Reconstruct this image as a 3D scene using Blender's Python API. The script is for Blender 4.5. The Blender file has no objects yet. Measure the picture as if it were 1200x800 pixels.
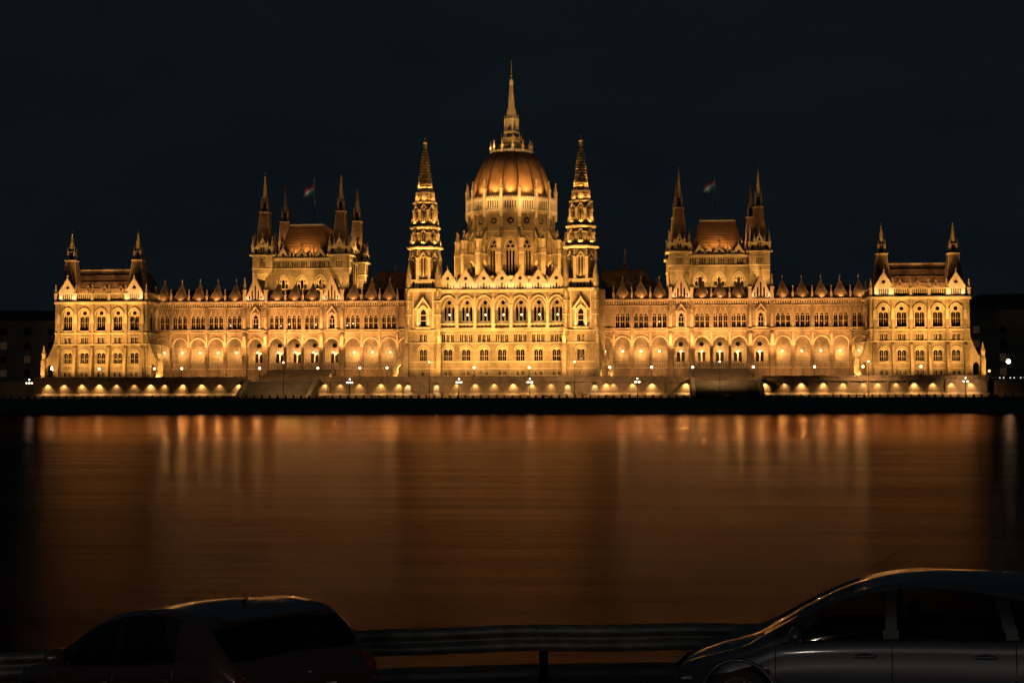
import bpy, bmesh, math, random
from mathutils import Matrix, Vector
from mathutils.geometry import tessellate_polygon
random.seed(7)
S = bpy.context.scene
COL = S.collection
PI = math.pi
R = math.radians

# ------------------------------------------------------------------ camera, world, exposure
cam = bpy.data.objects.new('camera', bpy.data.cameras.new('camera'))
COL.objects.link(cam)
cam.data.sensor_width = 36.0
cam.data.lens = 36.0 * 1774.7 / 1200.0
cam.data.clip_start = 0.2
cam.data.clip_end = 6000
th, pitch, roll = R(4.309), math.atan(55.9 / 1774.7), 0.00188
CAM = Vector((36.2, -441.9, -3.0))
fw = Vector((-math.sin(th) * math.cos(pitch), math.cos(th) * math.cos(pitch), math.sin(pitch)))
rt = Vector((math.cos(th), math.sin(th), 0)); up = rt.cross(fw)
r2 = rt * math.cos(roll) - up * math.sin(roll); u2 = rt * math.sin(roll) + up * math.cos(roll)
cm = Matrix((r2, u2, -fw)).transposed().to_4x4(); cm.translation = CAM
cam.matrix_world = cm
S.camera = cam
S.view_settings.view_transform = 'Standard'
S.view_settings.look = 'None'
S.view_settings.gamma = 1.0
S.view_settings.exposure = 0.0
W = bpy.data.worlds.new('World'); S.world = W; W.use_nodes = True
nt = W.node_tree; nt.nodes.clear()
wo = nt.nodes.new('ShaderNodeOutputWorld'); bg = nt.nodes.new('ShaderNodeBackground')
tc = nt.nodes.new('ShaderNodeTexCoord'); sx = nt.nodes.new('ShaderNodeSeparateXYZ'); cr = nt.nodes.new('ShaderNodeValToRGB')
nt.links.new(tc.outputs['Generated'], sx.inputs[0]); nt.links.new(sx.outputs['Z'], cr.inputs[0])
sn = nt.nodes.new('ShaderNodeTexNoise'); sn.inputs['Scale'].default_value = 5; sn.inputs['Detail'].default_value = 5
sm = nt.nodes.new('ShaderNodeMapping'); sm.inputs['Scale'].default_value = (1, 1, 3.5); nt.links.new(tc.outputs['Generated'], sm.inputs[0]); nt.links.new(sm.outputs[0], sn.inputs['Vector'])
sr = nt.nodes.new('ShaderNodeMapRange'); sr.inputs['From Min'].default_value = .3; sr.inputs['From Max'].default_value = .7; sr.inputs['To Min'].default_value = .86; sr.inputs['To Max'].default_value = 1.16
nt.links.new(sn.outputs[0], sr.inputs[0]); nt.links.new(sr.outputs[0], bg.inputs[1])
nt.links.new(cr.outputs[0], bg.inputs[0]); nt.links.new(bg.outputs[0], wo.inputs[0])
cr.color_ramp.elements[0].position = 0.0; cr.color_ramp.elements[0].color = (0.0035, 0.0057, 0.0074, 1)
cr.color_ramp.elements[1].position = 0.35; cr.color_ramp.elements[1].color = (0.0037, 0.0062, 0.0078, 1)
S.cycles.max_bounces = 5; S.cycles.diffuse_bounces = 2; S.cycles.glossy_bounces = 3
S.cycles.transparent_max_bounces = 12; S.cycles.caustics_reflective = False; S.cycles.caustics_refractive = False
S.cycles.sample_clamp_indirect = 4.0
S.cycles.use_light_tree = True

# ------------------------------------------------------------------ materials
def mat_base(name):
    m = bpy.data.materials.new(name); m.use_nodes = True
    return m, m.node_tree, m.node_tree.nodes['Principled BSDF']

def stone(name, col, dark=0.55, scale=0.35, brick=True, rough=0.85, bw=1.3, bh=0.5):
    m, t, p = mat_base(name)
    c = t.nodes.new('ShaderNodeTexCoord')
    n1 = t.nodes.new('ShaderNodeTexNoise'); n1.inputs['Scale'].default_value = scale; n1.inputs['Detail'].default_value = 6
    n2 = t.nodes.new('ShaderNodeTexNoise'); n2.inputs['Scale'].default_value = 2.3; n2.inputs['Detail'].default_value = 4
    mp = t.nodes.new('ShaderNodeMapping'); mp.inputs['Scale'].default_value = (1, 1, 0.28)
    t.links.new(c.outputs['Object'], mp.inputs[0]); t.links.new(mp.outputs[0], n1.inputs['Vector']); t.links.new(c.outputs['Object'], n2.inputs['Vector'])
    r1 = t.nodes.new('ShaderNodeValToRGB')
    r1.color_ramp.elements[0].position = 0.32; r1.color_ramp.elements[0].color = [x * dark for x in col] + [1]
    r1.color_ramp.elements[1].position = 0.62; r1.color_ramp.elements[1].color = list(col) + [1]
    t.links.new(n1.outputs[0], r1.inputs[0])
    mx = t.nodes.new('ShaderNodeMixRGB'); mx.blend_type = 'MULTIPLY'; mx.inputs[0].default_value = 0.6
    r2_ = t.nodes.new('ShaderNodeValToRGB')
    r2_.color_ramp.elements[0].position = 0.3; r2_.color_ramp.elements[0].color = (.62, .6, .57, 1)
    r2_.color_ramp.elements[1].position = 0.65; r2_.color_ramp.elements[1].color = (1, 1, 1, 1)
    t.links.new(n2.outputs[0], r2_.inputs[0]); t.links.new(r1.outputs[0], mx.inputs[1]); t.links.new(r2_.outputs[0], mx.inputs[2])
    out = mx.outputs[0]
    if brick:
        sp = t.nodes.new('ShaderNodeSeparateXYZ'); cb = t.nodes.new('ShaderNodeCombineXYZ'); ad = t.nodes.new('ShaderNodeMath')
        t.links.new(c.outputs['Object'], sp.inputs[0]); t.links.new(sp.outputs[0], ad.inputs[0]); t.links.new(sp.outputs[1], ad.inputs[1])
        t.links.new(ad.outputs[0], cb.inputs[0]); t.links.new(sp.outputs[2], cb.inputs[1])
        b = t.nodes.new('ShaderNodeTexBrick'); b.inputs['Scale'].default_value = 1.0
        b.inputs['Brick Width'].default_value = bw; b.inputs['Row Height'].default_value = bh; b.inputs['Mortar Size'].default_value = 0.035
        b.inputs['Color1'].default_value = (1, 1, 1, 1); b.inputs['Color2'].default_value = (.76, .74, .72, 1); b.inputs['Mortar'].default_value = (.5, .48, .45, 1)
        t.links.new(cb.outputs[0], b.inputs['Vector'])
        m2 = t.nodes.new('ShaderNodeMixRGB'); m2.blend_type = 'MULTIPLY'; m2.inputs[0].default_value = 0.95
        t.links.new(out, m2.inputs[1]); t.links.new(b.outputs['Color'], m2.inputs[2]); out = m2.outputs[0]
    t.links.new(out, p.inputs['Base Color'])
    p.inputs['Roughness'].default_value = rough
    bp = t.nodes.new('ShaderNodeBump'); bp.inputs['Strength'].default_value = 0.8; bp.inputs['Distance'].default_value = 0.16
    t.links.new(n2.outputs[0], bp.inputs['Height']); t.links.new(bp.outputs[0], p.inputs['Normal'])
    return m

def plain(name, col, rough=0.6, metal=0.0, noise=0.25, scale=3.0, spec=None):
    m, t, p = mat_base(name)
    c = t.nodes.new('ShaderNodeTexCoord'); n = t.nodes.new('ShaderNodeTexNoise'); n.inputs['Scale'].default_value = scale; n.inputs['Detail'].default_value = 5
    r = t.nodes.new('ShaderNodeValToRGB')
    r.color_ramp.elements[0].position = .3; r.color_ramp.elements[0].color = [x * (1 - noise) for x in col] + [1]
    r.color_ramp.elements[1].position = .7; r.color_ramp.elements[1].color = [min(1, x * (1 + noise)) for x in col] + [1]
    t.links.new(c.outputs['Object'], n.inputs['Vector']); t.links.new(n.outputs[0], r.inputs[0]); t.links.new(r.outputs[0], p.inputs['Base Color'])
    p.inputs['Roughness'].default_value = rough; p.inputs['Metallic'].default_value = metal
    if spec is not None: p.inputs['Specular IOR Level'].default_value = spec
    return m

def emis(name, col, st):
    m = bpy.data.materials.new(name); m.use_nodes = True; t = m.node_tree; t.nodes.clear()
    o = t.nodes.new('ShaderNodeOutputMaterial'); e = t.nodes.new('ShaderNodeEmission')
    e.inputs[0].default_value = (*col, 1); e.inputs[1].default_value = st; t.links.new(e.outputs[0], o.inputs[0])
    return m

ST = stone('limestone', (.45, .38, .285), dark=.42)
STW = stone('wing_limestone', (.43, .33, .25), dark=.40)  # limestone again, pinkish tint put in for the wing lamps' light
TRIM = stone('carved_trim', (.62, .55, .44), brick=False, dark=.7)
TRIMW = stone('wing_carved_trim', (.60, .49, .39), brick=False, dark=.65)  # trim copy carrying the wing lamplight's pinkish cast in its colour
WALLST = stone('embankment_stone', (.24, .19, .145), dark=.6, bw=1.6, bh=.55)
QUAY = stone('quay_stone', (.15, .15, .145), dark=.6, bw=2.2, bh=.7)
QUAYF = stone('river_wall_stone', (.40, .42, .43), dark=.6, bw=2.2, bh=.7)
ROOF = plain('brown_roof_tiles', (.22, .16, .12), .6, 0, .35, .8)
ROOFD = plain('dark_slate_roof', (.06, .05, .045), .6, 0, .3, .8)
COPPER = plain('dome_copper', (.40, .215, .095), .5, 0, .28, .35)
RIBM = plain('dome_rib_metal', (.10, .055, .03), .5, 0, .2, 1)
GLASS = plain('window_glass_dark', (.012, .010, .009), .12, 0, .3, .6)
VOID = plain('shadowed_slot', (.03, .022, .015), .8, 0, .2, 1)  # near-black colour paints in the shade of slots and recesses
IRON = plain('black_iron', (.02, .02, .022), .5, .3, .2, 4)
GOLD = plain('gilt_finial', (.45, .33, .16), .4, .6, .1, 2)
PAVE = plain('terrace_paving', (.16, .13, .10), .8, 0, .25, .6)
ASPH = plain('asphalt', (.07, .072, .075), .85, 0, .3, 9)
CITY = plain('city_render', (.32, .31, .30), .85, 0, .3, .2)
WARM = emis('warm_lamp', (1, .72, .36), 14.0)
WARMB = emis('arcade_lamp', (1, .70, .34), 12.0)
WHITE = emis('white_lamp', (1, .80, .50), 8.0)
SOFTW = emis('interior_lamp_white', (1, .93, .82), 3.0)
NIGHTW = emis('lit_window', (1, .55, .25), .022)

# ------------------------------------------------------------------ mesh builder
class MB:
    def __init__(s, M=None):
        s.v = []; s.f = []; s.mi = []; s.mats = []; s.M = M or Matrix.Identity(4)
    def idx(s, m):
        if m not in s.mats: s.mats.append(m)
        return s.mats.index(m)
    def add(s, vs, fs, m):
        b = len(s.v); k = s.idx(m)
        s.v += [tuple(s.M @ Vector(p)) for p in vs]
        for f in fs: s.f.append([b + i for i in f]); s.mi.append(k)
    def box(s, x0, x1, y0, y1, z0, z1, m):
        s.add([(x0,y0,z0),(x1,y0,z0),(x1,y1,z0),(x0,y1,z0),(x0,y0,z1),(x1,y0,z1),(x1,y1,z1),(x0,y1,z1)],
              [(0,3,2,1),(4,5,6,7),(0,1,5,4),(1,2,6,5),(2,3,7,6),(3,0,4,7)], m)
    def frus(s, x, y, z0, z1, r0, r1, n, m, rot=None, sy=1.0):
        """n-sided frustum; r is the apothem for n = 4 (half-width)"""
        if rot is None: rot = PI / n
        k = 1 / math.cos(PI / n) if n <= 8 else 1
        vs = []
        for (z, r) in ((z0, r0), (z1, r1)):
            for i in range(n):
                a = rot + 2 * PI * i / n
                vs.append((x + r * k * math.cos(a), y + sy * r * k * math.sin(a), z))
        fs = [(i, (i + 1) % n, n + (i + 1) % n, n + i) for i in range(n)]
        fs.append(tuple(range(n, 2 * n))); fs.append(tuple(reversed(range(n))))
        s.add(vs, fs, m)
    def lathe(s, x, y, prof, n, m, rot=0):
        vs = []; fs = []
        for r, z in prof:
            for i in range(n):
                a = rot + 2 * PI * i / n; vs.append((x + r * math.cos(a), y + r * math.sin(a), z))
        for j in range(len(prof) - 1):
            for i in range(n):
                fs.append((j*n+i, j*n+(i+1)%n, (j+1)*n+(i+1)%n, (j+1)*n+i))
        s.add(vs, fs, m)
    def prism(s, poly, y0, y1, m):
        """extrude an (x,z) polygon from y0 to y1"""
        n = len(poly)
        vs = [(x, y0, z) for x, z in poly] + [(x, y1, z) for x, z in poly]
        s.add(vs, [tuple(range(n)), tuple(reversed(range(n, 2*n)))] + [(i, (i+1)%n, n+(i+1)%n, n+i) for i in range(n)], m)
    def prismx(s, poly, x0, x1, m):
        """extrude a (y,z) polygon from x0 to x1"""
        n = len(poly)
        vs = [(x0, y, z) for y, z in poly] + [(x1, y, z) for y, z in poly]
        s.add(vs, [tuple(range(n)), tuple(reversed(range(n, 2*n)))] + [(i, (i+1)%n, n+(i+1)%n, n+i) for i in range(n)], m)
    def panel(s, outer, holes, y0, y1, m):
        """flat wall (x,z) with real openings, y0 front, y1 back"""
        loops = [outer] + holes
        flat = [p for l in loops for p in l]
        tri = tessellate_polygon([[Vector((p[0], p[1], 0)) for p in l] for l in loops])
        n = len(flat)
        vs = [(x, y0, z) for x, z in flat] + [(x, y1, z) for x, z in flat]
        fs = [tuple(t) for t in tri] + [tuple(n + i for i in reversed(t)) for t in tri]
        b = 0
        for l in loops:
            k = len(l)
            for i in range(k): fs.append((b + i, b + (i+1) % k, n + b + (i+1) % k, n + b + i))
            b += k
        s.add(vs, fs, m)
    def tube(s, pts, r, m, n=6):
        pts = [Vector(p) for p in pts]; vs = []; fs = []
        for j, p in enumerate(pts):
            d = (pts[min(j+1, len(pts)-1)] - pts[max(j-1, 0)]).normalized()
            a = d.cross(Vector((0, 0, 1)));
            if a.length < .05: a = Vector((1, 0, 0))
            a.normalize(); b = d.cross(a)
            rr = r[j] if isinstance(r, (list, tuple)) else r
            for i in range(n):
                t = 2*PI*i/n; vs.append(tuple(p + a*rr*math.cos(t) + b*rr*math.sin(t)))
        for j in range(len(pts)-1):
            for i in range(n): fs.append((j*n+i, j*n+(i+1)%n, (j+1)*n+(i+1)%n, (j+1)*n+i))
        fs.append(tuple(range(n))); fs.append(tuple(range((len(pts)-1)*n, len(pts)*n)))
        s.add(vs, fs, m)
    def ball(s, x, y, z, r, m, n=8, sz=1.0):
        pr = [(r*math.sin(PI*i/6)+1e-4, z - r*sz*math.cos(PI*i/6)) for i in range(7)]
        s.lathe(x, y, pr, n, m)
    def pinn(s, x, y, z0, h, w, m):
        """gothic pinnacle: shaft, collar, spirelet, finial"""
        s.frus(x, y, z0, z0 + h*.42, w/2, w/2, 4, m)
        s.frus(x, y, z0 + h*.42, z0 + h*.48, w*.68, w*.68, 4, m)
        s.frus(x, y, z0 + h*.48, z0 + h*.9, w*.5, w*.08, 4, m)
        s.frus(x, y, z0 + h*.9, z0 + h*.95, w*.2, w*.2, 4, m); s.frus(x, y, z0 + h*.95, z0 + h, w*.1, w*.05, 4, m)
    def mesh(s, name, smooth=False):
        me = bpy.data.meshes.new(name); me.from_pydata(s.v, [], s.f)
        for m in s.mats: me.materials.append(m)
        me.polygons.foreach_set('material_index', s.mi)
        if smooth: me.polygons.foreach_set('use_smooth', [True]*len(me.polygons))
        me.update(); return me
    def build(s, name, parent=None, smooth=False):
        return put(s.mesh(name, smooth), name, parent)

WM = {}
def put(me, name, parent=None, loc=None, rz=0.0, M=None):
    o = bpy.data.objects.new(name, me); COL.objects.link(o)
    L = M.copy() if M else (Matrix.Translation(loc or (0, 0, 0)) @ Matrix.Rotation(rz, 4, 'Z'))
    o.matrix_basis = L; WM[o.name] = L
    if parent:
        o.parent = parent; o.matrix_parent_inverse = WM[parent.name].inverted()
    return o
def tag(o, label=None, cat=None, group=None, kind=None):
    if label: o['label'] = label
    if cat: o['category'] = cat
    if group: o['group'] = group
    if kind: o['kind'] = kind
    return o
def thing(name, loc, label, cat, group=None, rz=0.0):
    o = put(None, name, None, loc, rz); return tag(o, label, cat, group)
def copy_tree(src, loc, rz=0.0, label=None, group=None):
    r = src.copy(); COL.objects.link(r); L = Matrix.Translation(loc) @ Matrix.Rotation(rz, 4, 'Z')
    r.matrix_basis = L; WM[r.name] = L
    if label: r['label'] = label
    if group: r['group'] = group
    def rec(a, b):
        for ch in list(a.children):
            c = ch.copy(); COL.objects.link(c); c.parent = b; rec(ch, c)
    rec(src, r); return r

def arch(cx, z0, w, zs, zt, n=8):
    """opening with straight jambs from z0 to springing zs and an arch to zt, counter-clockwise"""
    h = zt - zs; a = w/2; pts = [(cx - a, z0), (cx + a, z0)]
    pointed = h > a * 1.03
    for i in range(n + 1):
        t = i / n
        if pointed:
            # two-centred arch: circle of radius q centred at -(q-a)
            q = (a*a + h*h) / (2*a)
            ang = math.asin(min(1, h/q))
            if t <= .5: g = ang * t*2; x = -(q - a) + q*math.cos(g); z = q*math.sin(g)
            else: g = ang * (1-t)*2; x = (q - a) - q*math.cos(g); z = q*math.sin(g)
        else: x = a*math.cos(PI*t); z = h*math.sin(PI*t)
        pts.append((cx + x, zs + z))
    return pts
def rect(x0, x1, z0, z1): return [(x0, z0), (x1, z0), (x1, z1), (x0, z1)]
def circ(cx, cz, r, n=12): return [(cx + r*math.cos(2*PI*i/n), cz + r*math.sin(2*PI*i/n)) for i in range(n)]
def offset_arch(cx, z0, w, zs, zt, t, n=10):
    """hood moulding ring: polygon between an arch and the same arch grown by t"""
    inn = arch(cx, z0, w, zs, zt, n)[2:]; out = arch(cx, z0, w + 2*t, zs, zt + t, n)[2:]
    return out + list(reversed(inn))

# --- light helpers
LN = [0]
def spot(loc, tgt, power, size, col, blend=.6, rad=.25, parent=None):
    power *= 2.6
    l = bpy.data.lights.new('floodlight_beam', 'SPOT'); l.energy = power; l.color = col; l.spot_size = R(size); l.spot_blend = blend; l.shadow_soft_size = rad
    o = bpy.data.objects.new('floodlight_beam', l); COL.objects.link(o)
    d = (Vector(tgt) - Vector(loc)).normalized()
    o.matrix_world = Matrix.Translation(loc) @ d.to_track_quat('-Z', 'Y').to_matrix().to_4x4()
    return o
GOLDL = (1.0, .465, .10)      # yellow floodlights on the towers, centre and end pavilions
AMBER = (1.0, .45, .115)      # more orange lamps along the wings
WHT = (1.0, .66, .33)

#==================================================================== SETTING
# river
m, t, p = mat_base('river_water')
p.inputs['Base Color'].default_value = (.035, .022, .020, 1); p.inputs['Roughness'].default_value = .24; p.inputs['IOR'].default_value = 1.333
c = t.nodes.new('ShaderNodeTexCoord'); mp = t.nodes.new('ShaderNodeMapping'); mp.inputs['Scale'].default_value = (.16, .8, 1)
n1 = t.nodes.new('ShaderNodeTexNoise'); n1.inputs['Scale'].default_value = 1.0; n1.inputs['Detail'].default_value = 9; n1.inputs['Roughness'].default_value = .72
bp = t.nodes.new('ShaderNodeBump'); bp.inputs['Strength'].default_value = .3; bp.inputs['Distance'].default_value = .2
t.links.new(c.outputs['Object'], mp.inputs[0]); t.links.new(mp.outputs[0], n1.inputs['Vector']); t.links.new(n1.outputs[0], bp.inputs['Height']); t.links.new(bp.outputs[0], p.inputs['Normal'])
mr = t.nodes.new('ShaderNodeMapRange'); mr.inputs['To Min'].default_value = .26; mr.inputs['To Max'].default_value = .40
t.links.new(n1.outputs[0], mr.inputs[0]); t.links.new(mr.outputs[0], p.inputs['Roughness'])
p.inputs['Specular Tint'].default_value = (1, .50, .47, 1)
sp = t.nodes.new('ShaderNodeSeparateXYZ'); t.links.new(c.outputs['Object'], sp.inputs[0])
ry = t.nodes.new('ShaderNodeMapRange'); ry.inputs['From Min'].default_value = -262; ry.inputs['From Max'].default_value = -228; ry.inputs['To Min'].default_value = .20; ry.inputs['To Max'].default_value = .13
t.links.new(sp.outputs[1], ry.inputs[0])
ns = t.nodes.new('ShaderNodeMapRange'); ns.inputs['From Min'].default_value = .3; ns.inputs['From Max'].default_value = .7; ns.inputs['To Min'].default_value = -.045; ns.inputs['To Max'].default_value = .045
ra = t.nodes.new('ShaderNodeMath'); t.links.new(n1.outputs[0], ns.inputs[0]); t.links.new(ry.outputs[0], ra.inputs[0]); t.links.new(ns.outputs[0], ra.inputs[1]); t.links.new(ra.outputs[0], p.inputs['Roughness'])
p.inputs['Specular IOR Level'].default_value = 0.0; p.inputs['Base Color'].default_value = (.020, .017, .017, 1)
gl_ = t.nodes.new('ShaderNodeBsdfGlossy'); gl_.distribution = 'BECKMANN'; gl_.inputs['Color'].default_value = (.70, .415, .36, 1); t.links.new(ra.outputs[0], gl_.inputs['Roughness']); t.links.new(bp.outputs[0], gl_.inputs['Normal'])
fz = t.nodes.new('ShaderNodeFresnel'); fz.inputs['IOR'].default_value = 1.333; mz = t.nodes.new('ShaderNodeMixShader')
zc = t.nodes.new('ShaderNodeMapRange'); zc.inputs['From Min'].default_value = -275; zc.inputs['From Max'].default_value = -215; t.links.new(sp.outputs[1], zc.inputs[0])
mc = t.nodes.new('ShaderNodeMixRGB'); mc.inputs[1].default_value = (.29, .235, .24, 1); mc.inputs[2].default_value = (.82, .54, .44, 1); t.links.new(zc.outputs[0], mc.inputs[0])  # reflection painted dimmer nearby, brighter and warmer along the far shore
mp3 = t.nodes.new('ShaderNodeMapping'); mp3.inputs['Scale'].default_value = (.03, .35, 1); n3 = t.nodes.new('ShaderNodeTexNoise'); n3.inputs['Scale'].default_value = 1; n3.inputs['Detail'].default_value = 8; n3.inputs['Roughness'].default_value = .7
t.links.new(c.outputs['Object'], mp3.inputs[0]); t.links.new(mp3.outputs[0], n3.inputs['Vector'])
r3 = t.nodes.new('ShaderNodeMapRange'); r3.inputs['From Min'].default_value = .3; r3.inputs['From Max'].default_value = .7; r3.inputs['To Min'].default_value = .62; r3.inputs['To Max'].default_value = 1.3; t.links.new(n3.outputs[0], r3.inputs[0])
m3 = t.nodes.new('ShaderNodeMixRGB'); m3.blend_type = 'MULTIPLY'; m3.inputs[0].default_value = 1; t.links.new(mc.outputs[0], m3.inputs[1]); t.links.new(r3.outputs[0], m3.inputs[2]); t.links.new(m3.outputs[0], gl_.inputs['Color'])  # noise streaks paint lighter and dimmer bands into the reflection colour
oz = [n for n in t.nodes if n.type == 'OUTPUT_MATERIAL'][0]
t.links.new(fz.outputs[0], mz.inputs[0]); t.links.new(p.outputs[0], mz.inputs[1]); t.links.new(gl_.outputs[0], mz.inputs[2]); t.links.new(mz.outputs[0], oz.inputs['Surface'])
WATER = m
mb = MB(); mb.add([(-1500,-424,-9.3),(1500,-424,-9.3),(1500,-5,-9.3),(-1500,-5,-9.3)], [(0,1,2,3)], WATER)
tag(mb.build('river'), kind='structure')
def QY(x): return -36 + .075 * x
# far ground
mb = MB()
X0, X1 = -1200, 1200
mb.add([(X0,-14,-.62),(X1,-14,-.62),(X1,2500,-.62),(X0,2500,-.62)], [(0,1,2,3)], PAVE)
tag(mb.build('ground'), kind='structure')
mb = MB()
QX0, QX1 = -460, 250
mb.add([(QX0,QY(QX0)+.7,-5.6),(QX1,QY(QX1)+.7,-5.6),(QX1,-16,-5.6),(QX0,-16,-5.6)], [(0,1,2,3)], ASPH)
tag(mb.build('road'), kind='structure')
# quay wall
mb = MB()
pr = []
for x in (QX0, QX1):
    y = QY(x); pr.append([(x, y, -12), (x, y + .35, -5.55), (x, y + .8, -5.55), (x, y + .8, -12)])
mb.add(pr[0] + pr[1], [(0,4,5,1),(1,5,6,2),(2,6,7,3),(0,1,2,3),(4,7,6,5)], QUAYF)
pr = []
for x in (QX0, QX1):
    y = QY(x); pr.append([(x, y+.1, -5.55), (x, y + .1, -5.3), (x, y + .85, -5.3), (x, y + .85, -5.55)])
mb.add(pr[0] + pr[1], [(0,4,5,1),(1,5,6,2),(2,6,7,3),(0,1,2,3),(4,7,6,5)], WALLST)
tag(mb.build('quay_wall'), 'long dark stone quay wall standing in the river below the palace', 'quay wall')

# retaining wall under the terrace (built in runs, interrupted by the two river stairs)
RWY = -17.0
runs = [(-134.2, -71.6), (-50.6, 53.8), (73.6, 135.6)]
lampx = [-129.8,-125.0,-119.8,-114.7,-109.6,-104.4,-99.6,-95.5,-90.2,-84.7,-79.5,-74.0,-50.0+.9,-44.7,-39.2,-33.0,-27.9,
         -11.5,-6.2,-.9,4.5,9.8,15.2,30.6,32.6,38.0,43.4,52.8,74.6,80.0,84.6,90.6,96.0,101.6,105.5,110.4,115.4,120.4,125.4,130.6]
nichex = [-25.4, -17.3, 19.8, 27.4]
rw = thing('retaining_wall', (0, RWY, -5.6), 'long brown stone terrace wall with glowing wall lamps above the quay', 'retaining wall')
mb = MB()
for a, b in runs:
    hs = [arch(nx, -3.9, 1.7, -2.0, -1.15) for nx in nichex if a < nx < b]
    mb.panel(rect(a, b, -5.6, -.9), hs, RWY, RWY + .9, WALLST)
    if hs: mb.box(a+.1, b-.1, RWY + .9, RWY + 1.1, -5.5, -1, WALLST)
mb.build('wall', rw)
mb = MB()
for a, b in runs:
    mb.prismx([(RWY - .003, -5.6), (RWY - 1.5, -5.6), (RWY - 1.5, -4.75), (RWY - 1.35, -4.7), (RWY - .003, -4.0)], a, b, WALLST)
    mb.box(a - .1, b + .1, RWY - .45, RWY + 1.2, -.9, -.55, WALLST)
mb.build('ledge', rw)
mb = MB()
for a, b in runs:
    x = a + 2.6
    while x < b:
        if all(abs(x - l) > 1.1 for l in lampx + nichex): mb.box(x - .35, x + .35, RWY - .35, RWY, -4.05, -.9, WALLST)
        x += 5.32
mb.build('pier', rw)
lp = MB(); lp.box(-.22, .22, -.42, 0, -.12, .12, IRON); lpm = lp.mesh('wall_lamp')
for i, x in enumerate(lampx):
    o = put(lpm, 'wall_lamp', rw, (x, RWY, -1.02))
    pw = 640 * random.choice((.5, .8, 1, 1, 1.2, 1.5))
    spot((x, RWY - .6, -1.25), (x, RWY + .1, -4.3), pw, 112, (1, .52, .15), .95, .06)
for x in nichex: spot((x, RWY + .3, -1.6), (x, RWY + .75, -3.5), 330, 120, (1, .66, .27), .8, .06)

# terrace balustrade
bal = thing('terrace_balustrade', (0, RWY + .9, -.6), 'low dark stone balustrade running along the top of the terrace wall', 'balustrade')
mb = MB(); ps = MB(); ps.box(-.5, .5, RWY + .2, RWY + 1.0, -.552, .75, WALLST); psm = ps.mesh('pedestal')
for a, b in runs:
    mb.box(a, b, RWY + .3, RWY + .9, .35, .62, WALLST); mb.box(a, b, RWY + .3, RWY + .9, -.55, -.25, WALLST)
    mb.box(a, b, RWY + .55, RWY + .7, -.25, .35, WALLST)
    x = a + .5
    while x < b:
        put(psm, 'pedestal', bal, (x, 0, 0)); x += 5.32
mb.build('rail', bal)

# river stairs
STEP = stone('stair_stone', (.09, .085, .08), dark=.6, bw=2.0, bh=.25)
def stairs(x0, x1, lab):
    t_ = thing('river_stairs', ((x0+x1)/2, -25, -5.6), lab, 'staircase', 'river stairs')
    mb = MB()
    n = 22
    for i in range(n):
        z = -5.6 + (i + 1) * (4.9 / n); y = -30 + i * .5
        mb.box(x0 + 1.2, x1 - 1.2, y, -15.5, z - 4.9/n, z, STEP)
    mb.build('steps', t_)
    for a, b in ((x0, x0 + 1.2), (x1 - 1.2, x1)):
        mb = MB(); mb.prismx([(-31, -5.6), (-31, -5.1), (-19, -.1), (-15.6, -.1), (-15.6, -5.6)], a, b, QUAY); mb.build('cheek_wall', t_)
    mb = MB()
    n = 20
    for i in range(n):
        z = -.6 + (i + 1) * (3.5 / n); y = -8 + i * .8
        mb.box(x0 + 1.5, x1 - 1.5, y, 10.2, z - 3.5/n, z, WALLST)
    mb.build('upper_steps', t_)
    for a, b in ((x0 + .5, x0 + 1.5), (x1 - 1.5, x1 - .5)):
        mb = MB()
        for k in range(4): mb.box(a, b, -9 + k*4.6, -4.4 + k*4.6, -.6, .2 + k*.85, WALLST)
        mb.build('stepped_cheek', t_)
stairs(-71.6, -50.6, 'wide dark stone stairs down to the quay, left of the domed centre')
stairs(53.8, 73.6, 'wide dark stone stairs down to the quay, right of the domed centre')
# ramp at the right end, low dark wall at the left end
mb = MB(); mb.prism([(135.8,-5.6),(161,-5.6),(135.8,.4)], RWY + 1, RWY + 12, WALLST)
tag(mb.build('ramp'), 'dark sloping stone ramp beyond the right end of the terrace wall', 'ramp')
mb = MB(); mb.box(-1200, -134.4, RWY, RWY + 1, -12, -.55, QUAY); 
tag(mb.build('embankment_wall'), 'plain unlit embankment wall beyond the left end of the palace terrace', 'wall')
mb = MB(); mb.box(161.2, 1200, RWY + 4, RWY + 5, -12, -.55, QUAY); mb.box(135.4, 161.2, -14.3, -13.9, -12, -.625, QUAY)
tag(mb.build('embankment_wall'), 'plain unlit embankment wall beyond the right end of the palace terrace', 'wall')

#==================================================================== PALACE
PAL = thing('parliament_building', (0, 20, -.6), 'vast floodlit golden gothic parliament palace with a central dome and many spires', 'building')

# ---- shared window meshes (front at y = 0 going back to +y)
def win_double(w, z0, zs, zt, oculus=False, mat=TRIM):
    """stone tracery plate with two lancets (and an oculus) in an arched opening, glass behind"""
    mb = MB(); lw = w*.455
    hs = [arch(-w*.245, z0 + .08, lw, zs - (1.0 if oculus else .1), zs + (-.45 if oculus else .45)), arch(w*.245, z0 + .08, lw, zs - (1.0 if oculus else .1), zs + (-.45 if oculus else .45))]
    if oculus: hs.append(circ(0, zs + .55, .62))
    mb.panel(arch(0, z0, w, zs, zt), hs, .35, .55, mat)
    for s_ in (-1, 1):
        mb.box(s_*w*.235 - .025, s_*w*.235 + .025, .56, .62, z0, zs, mat)
        mb.box(s_*w*.235 - lw/2, s_*w*.235 + lw/2, .57, .61, (z0+zs)/2 - .04, (z0+zs)/2 + .04, mat)
    mb.panel(arch(0, z0 - .05, w + .1, zs, zt + .05), [], .64, .7, GLASS)
    return mb.mesh('window')
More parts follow.
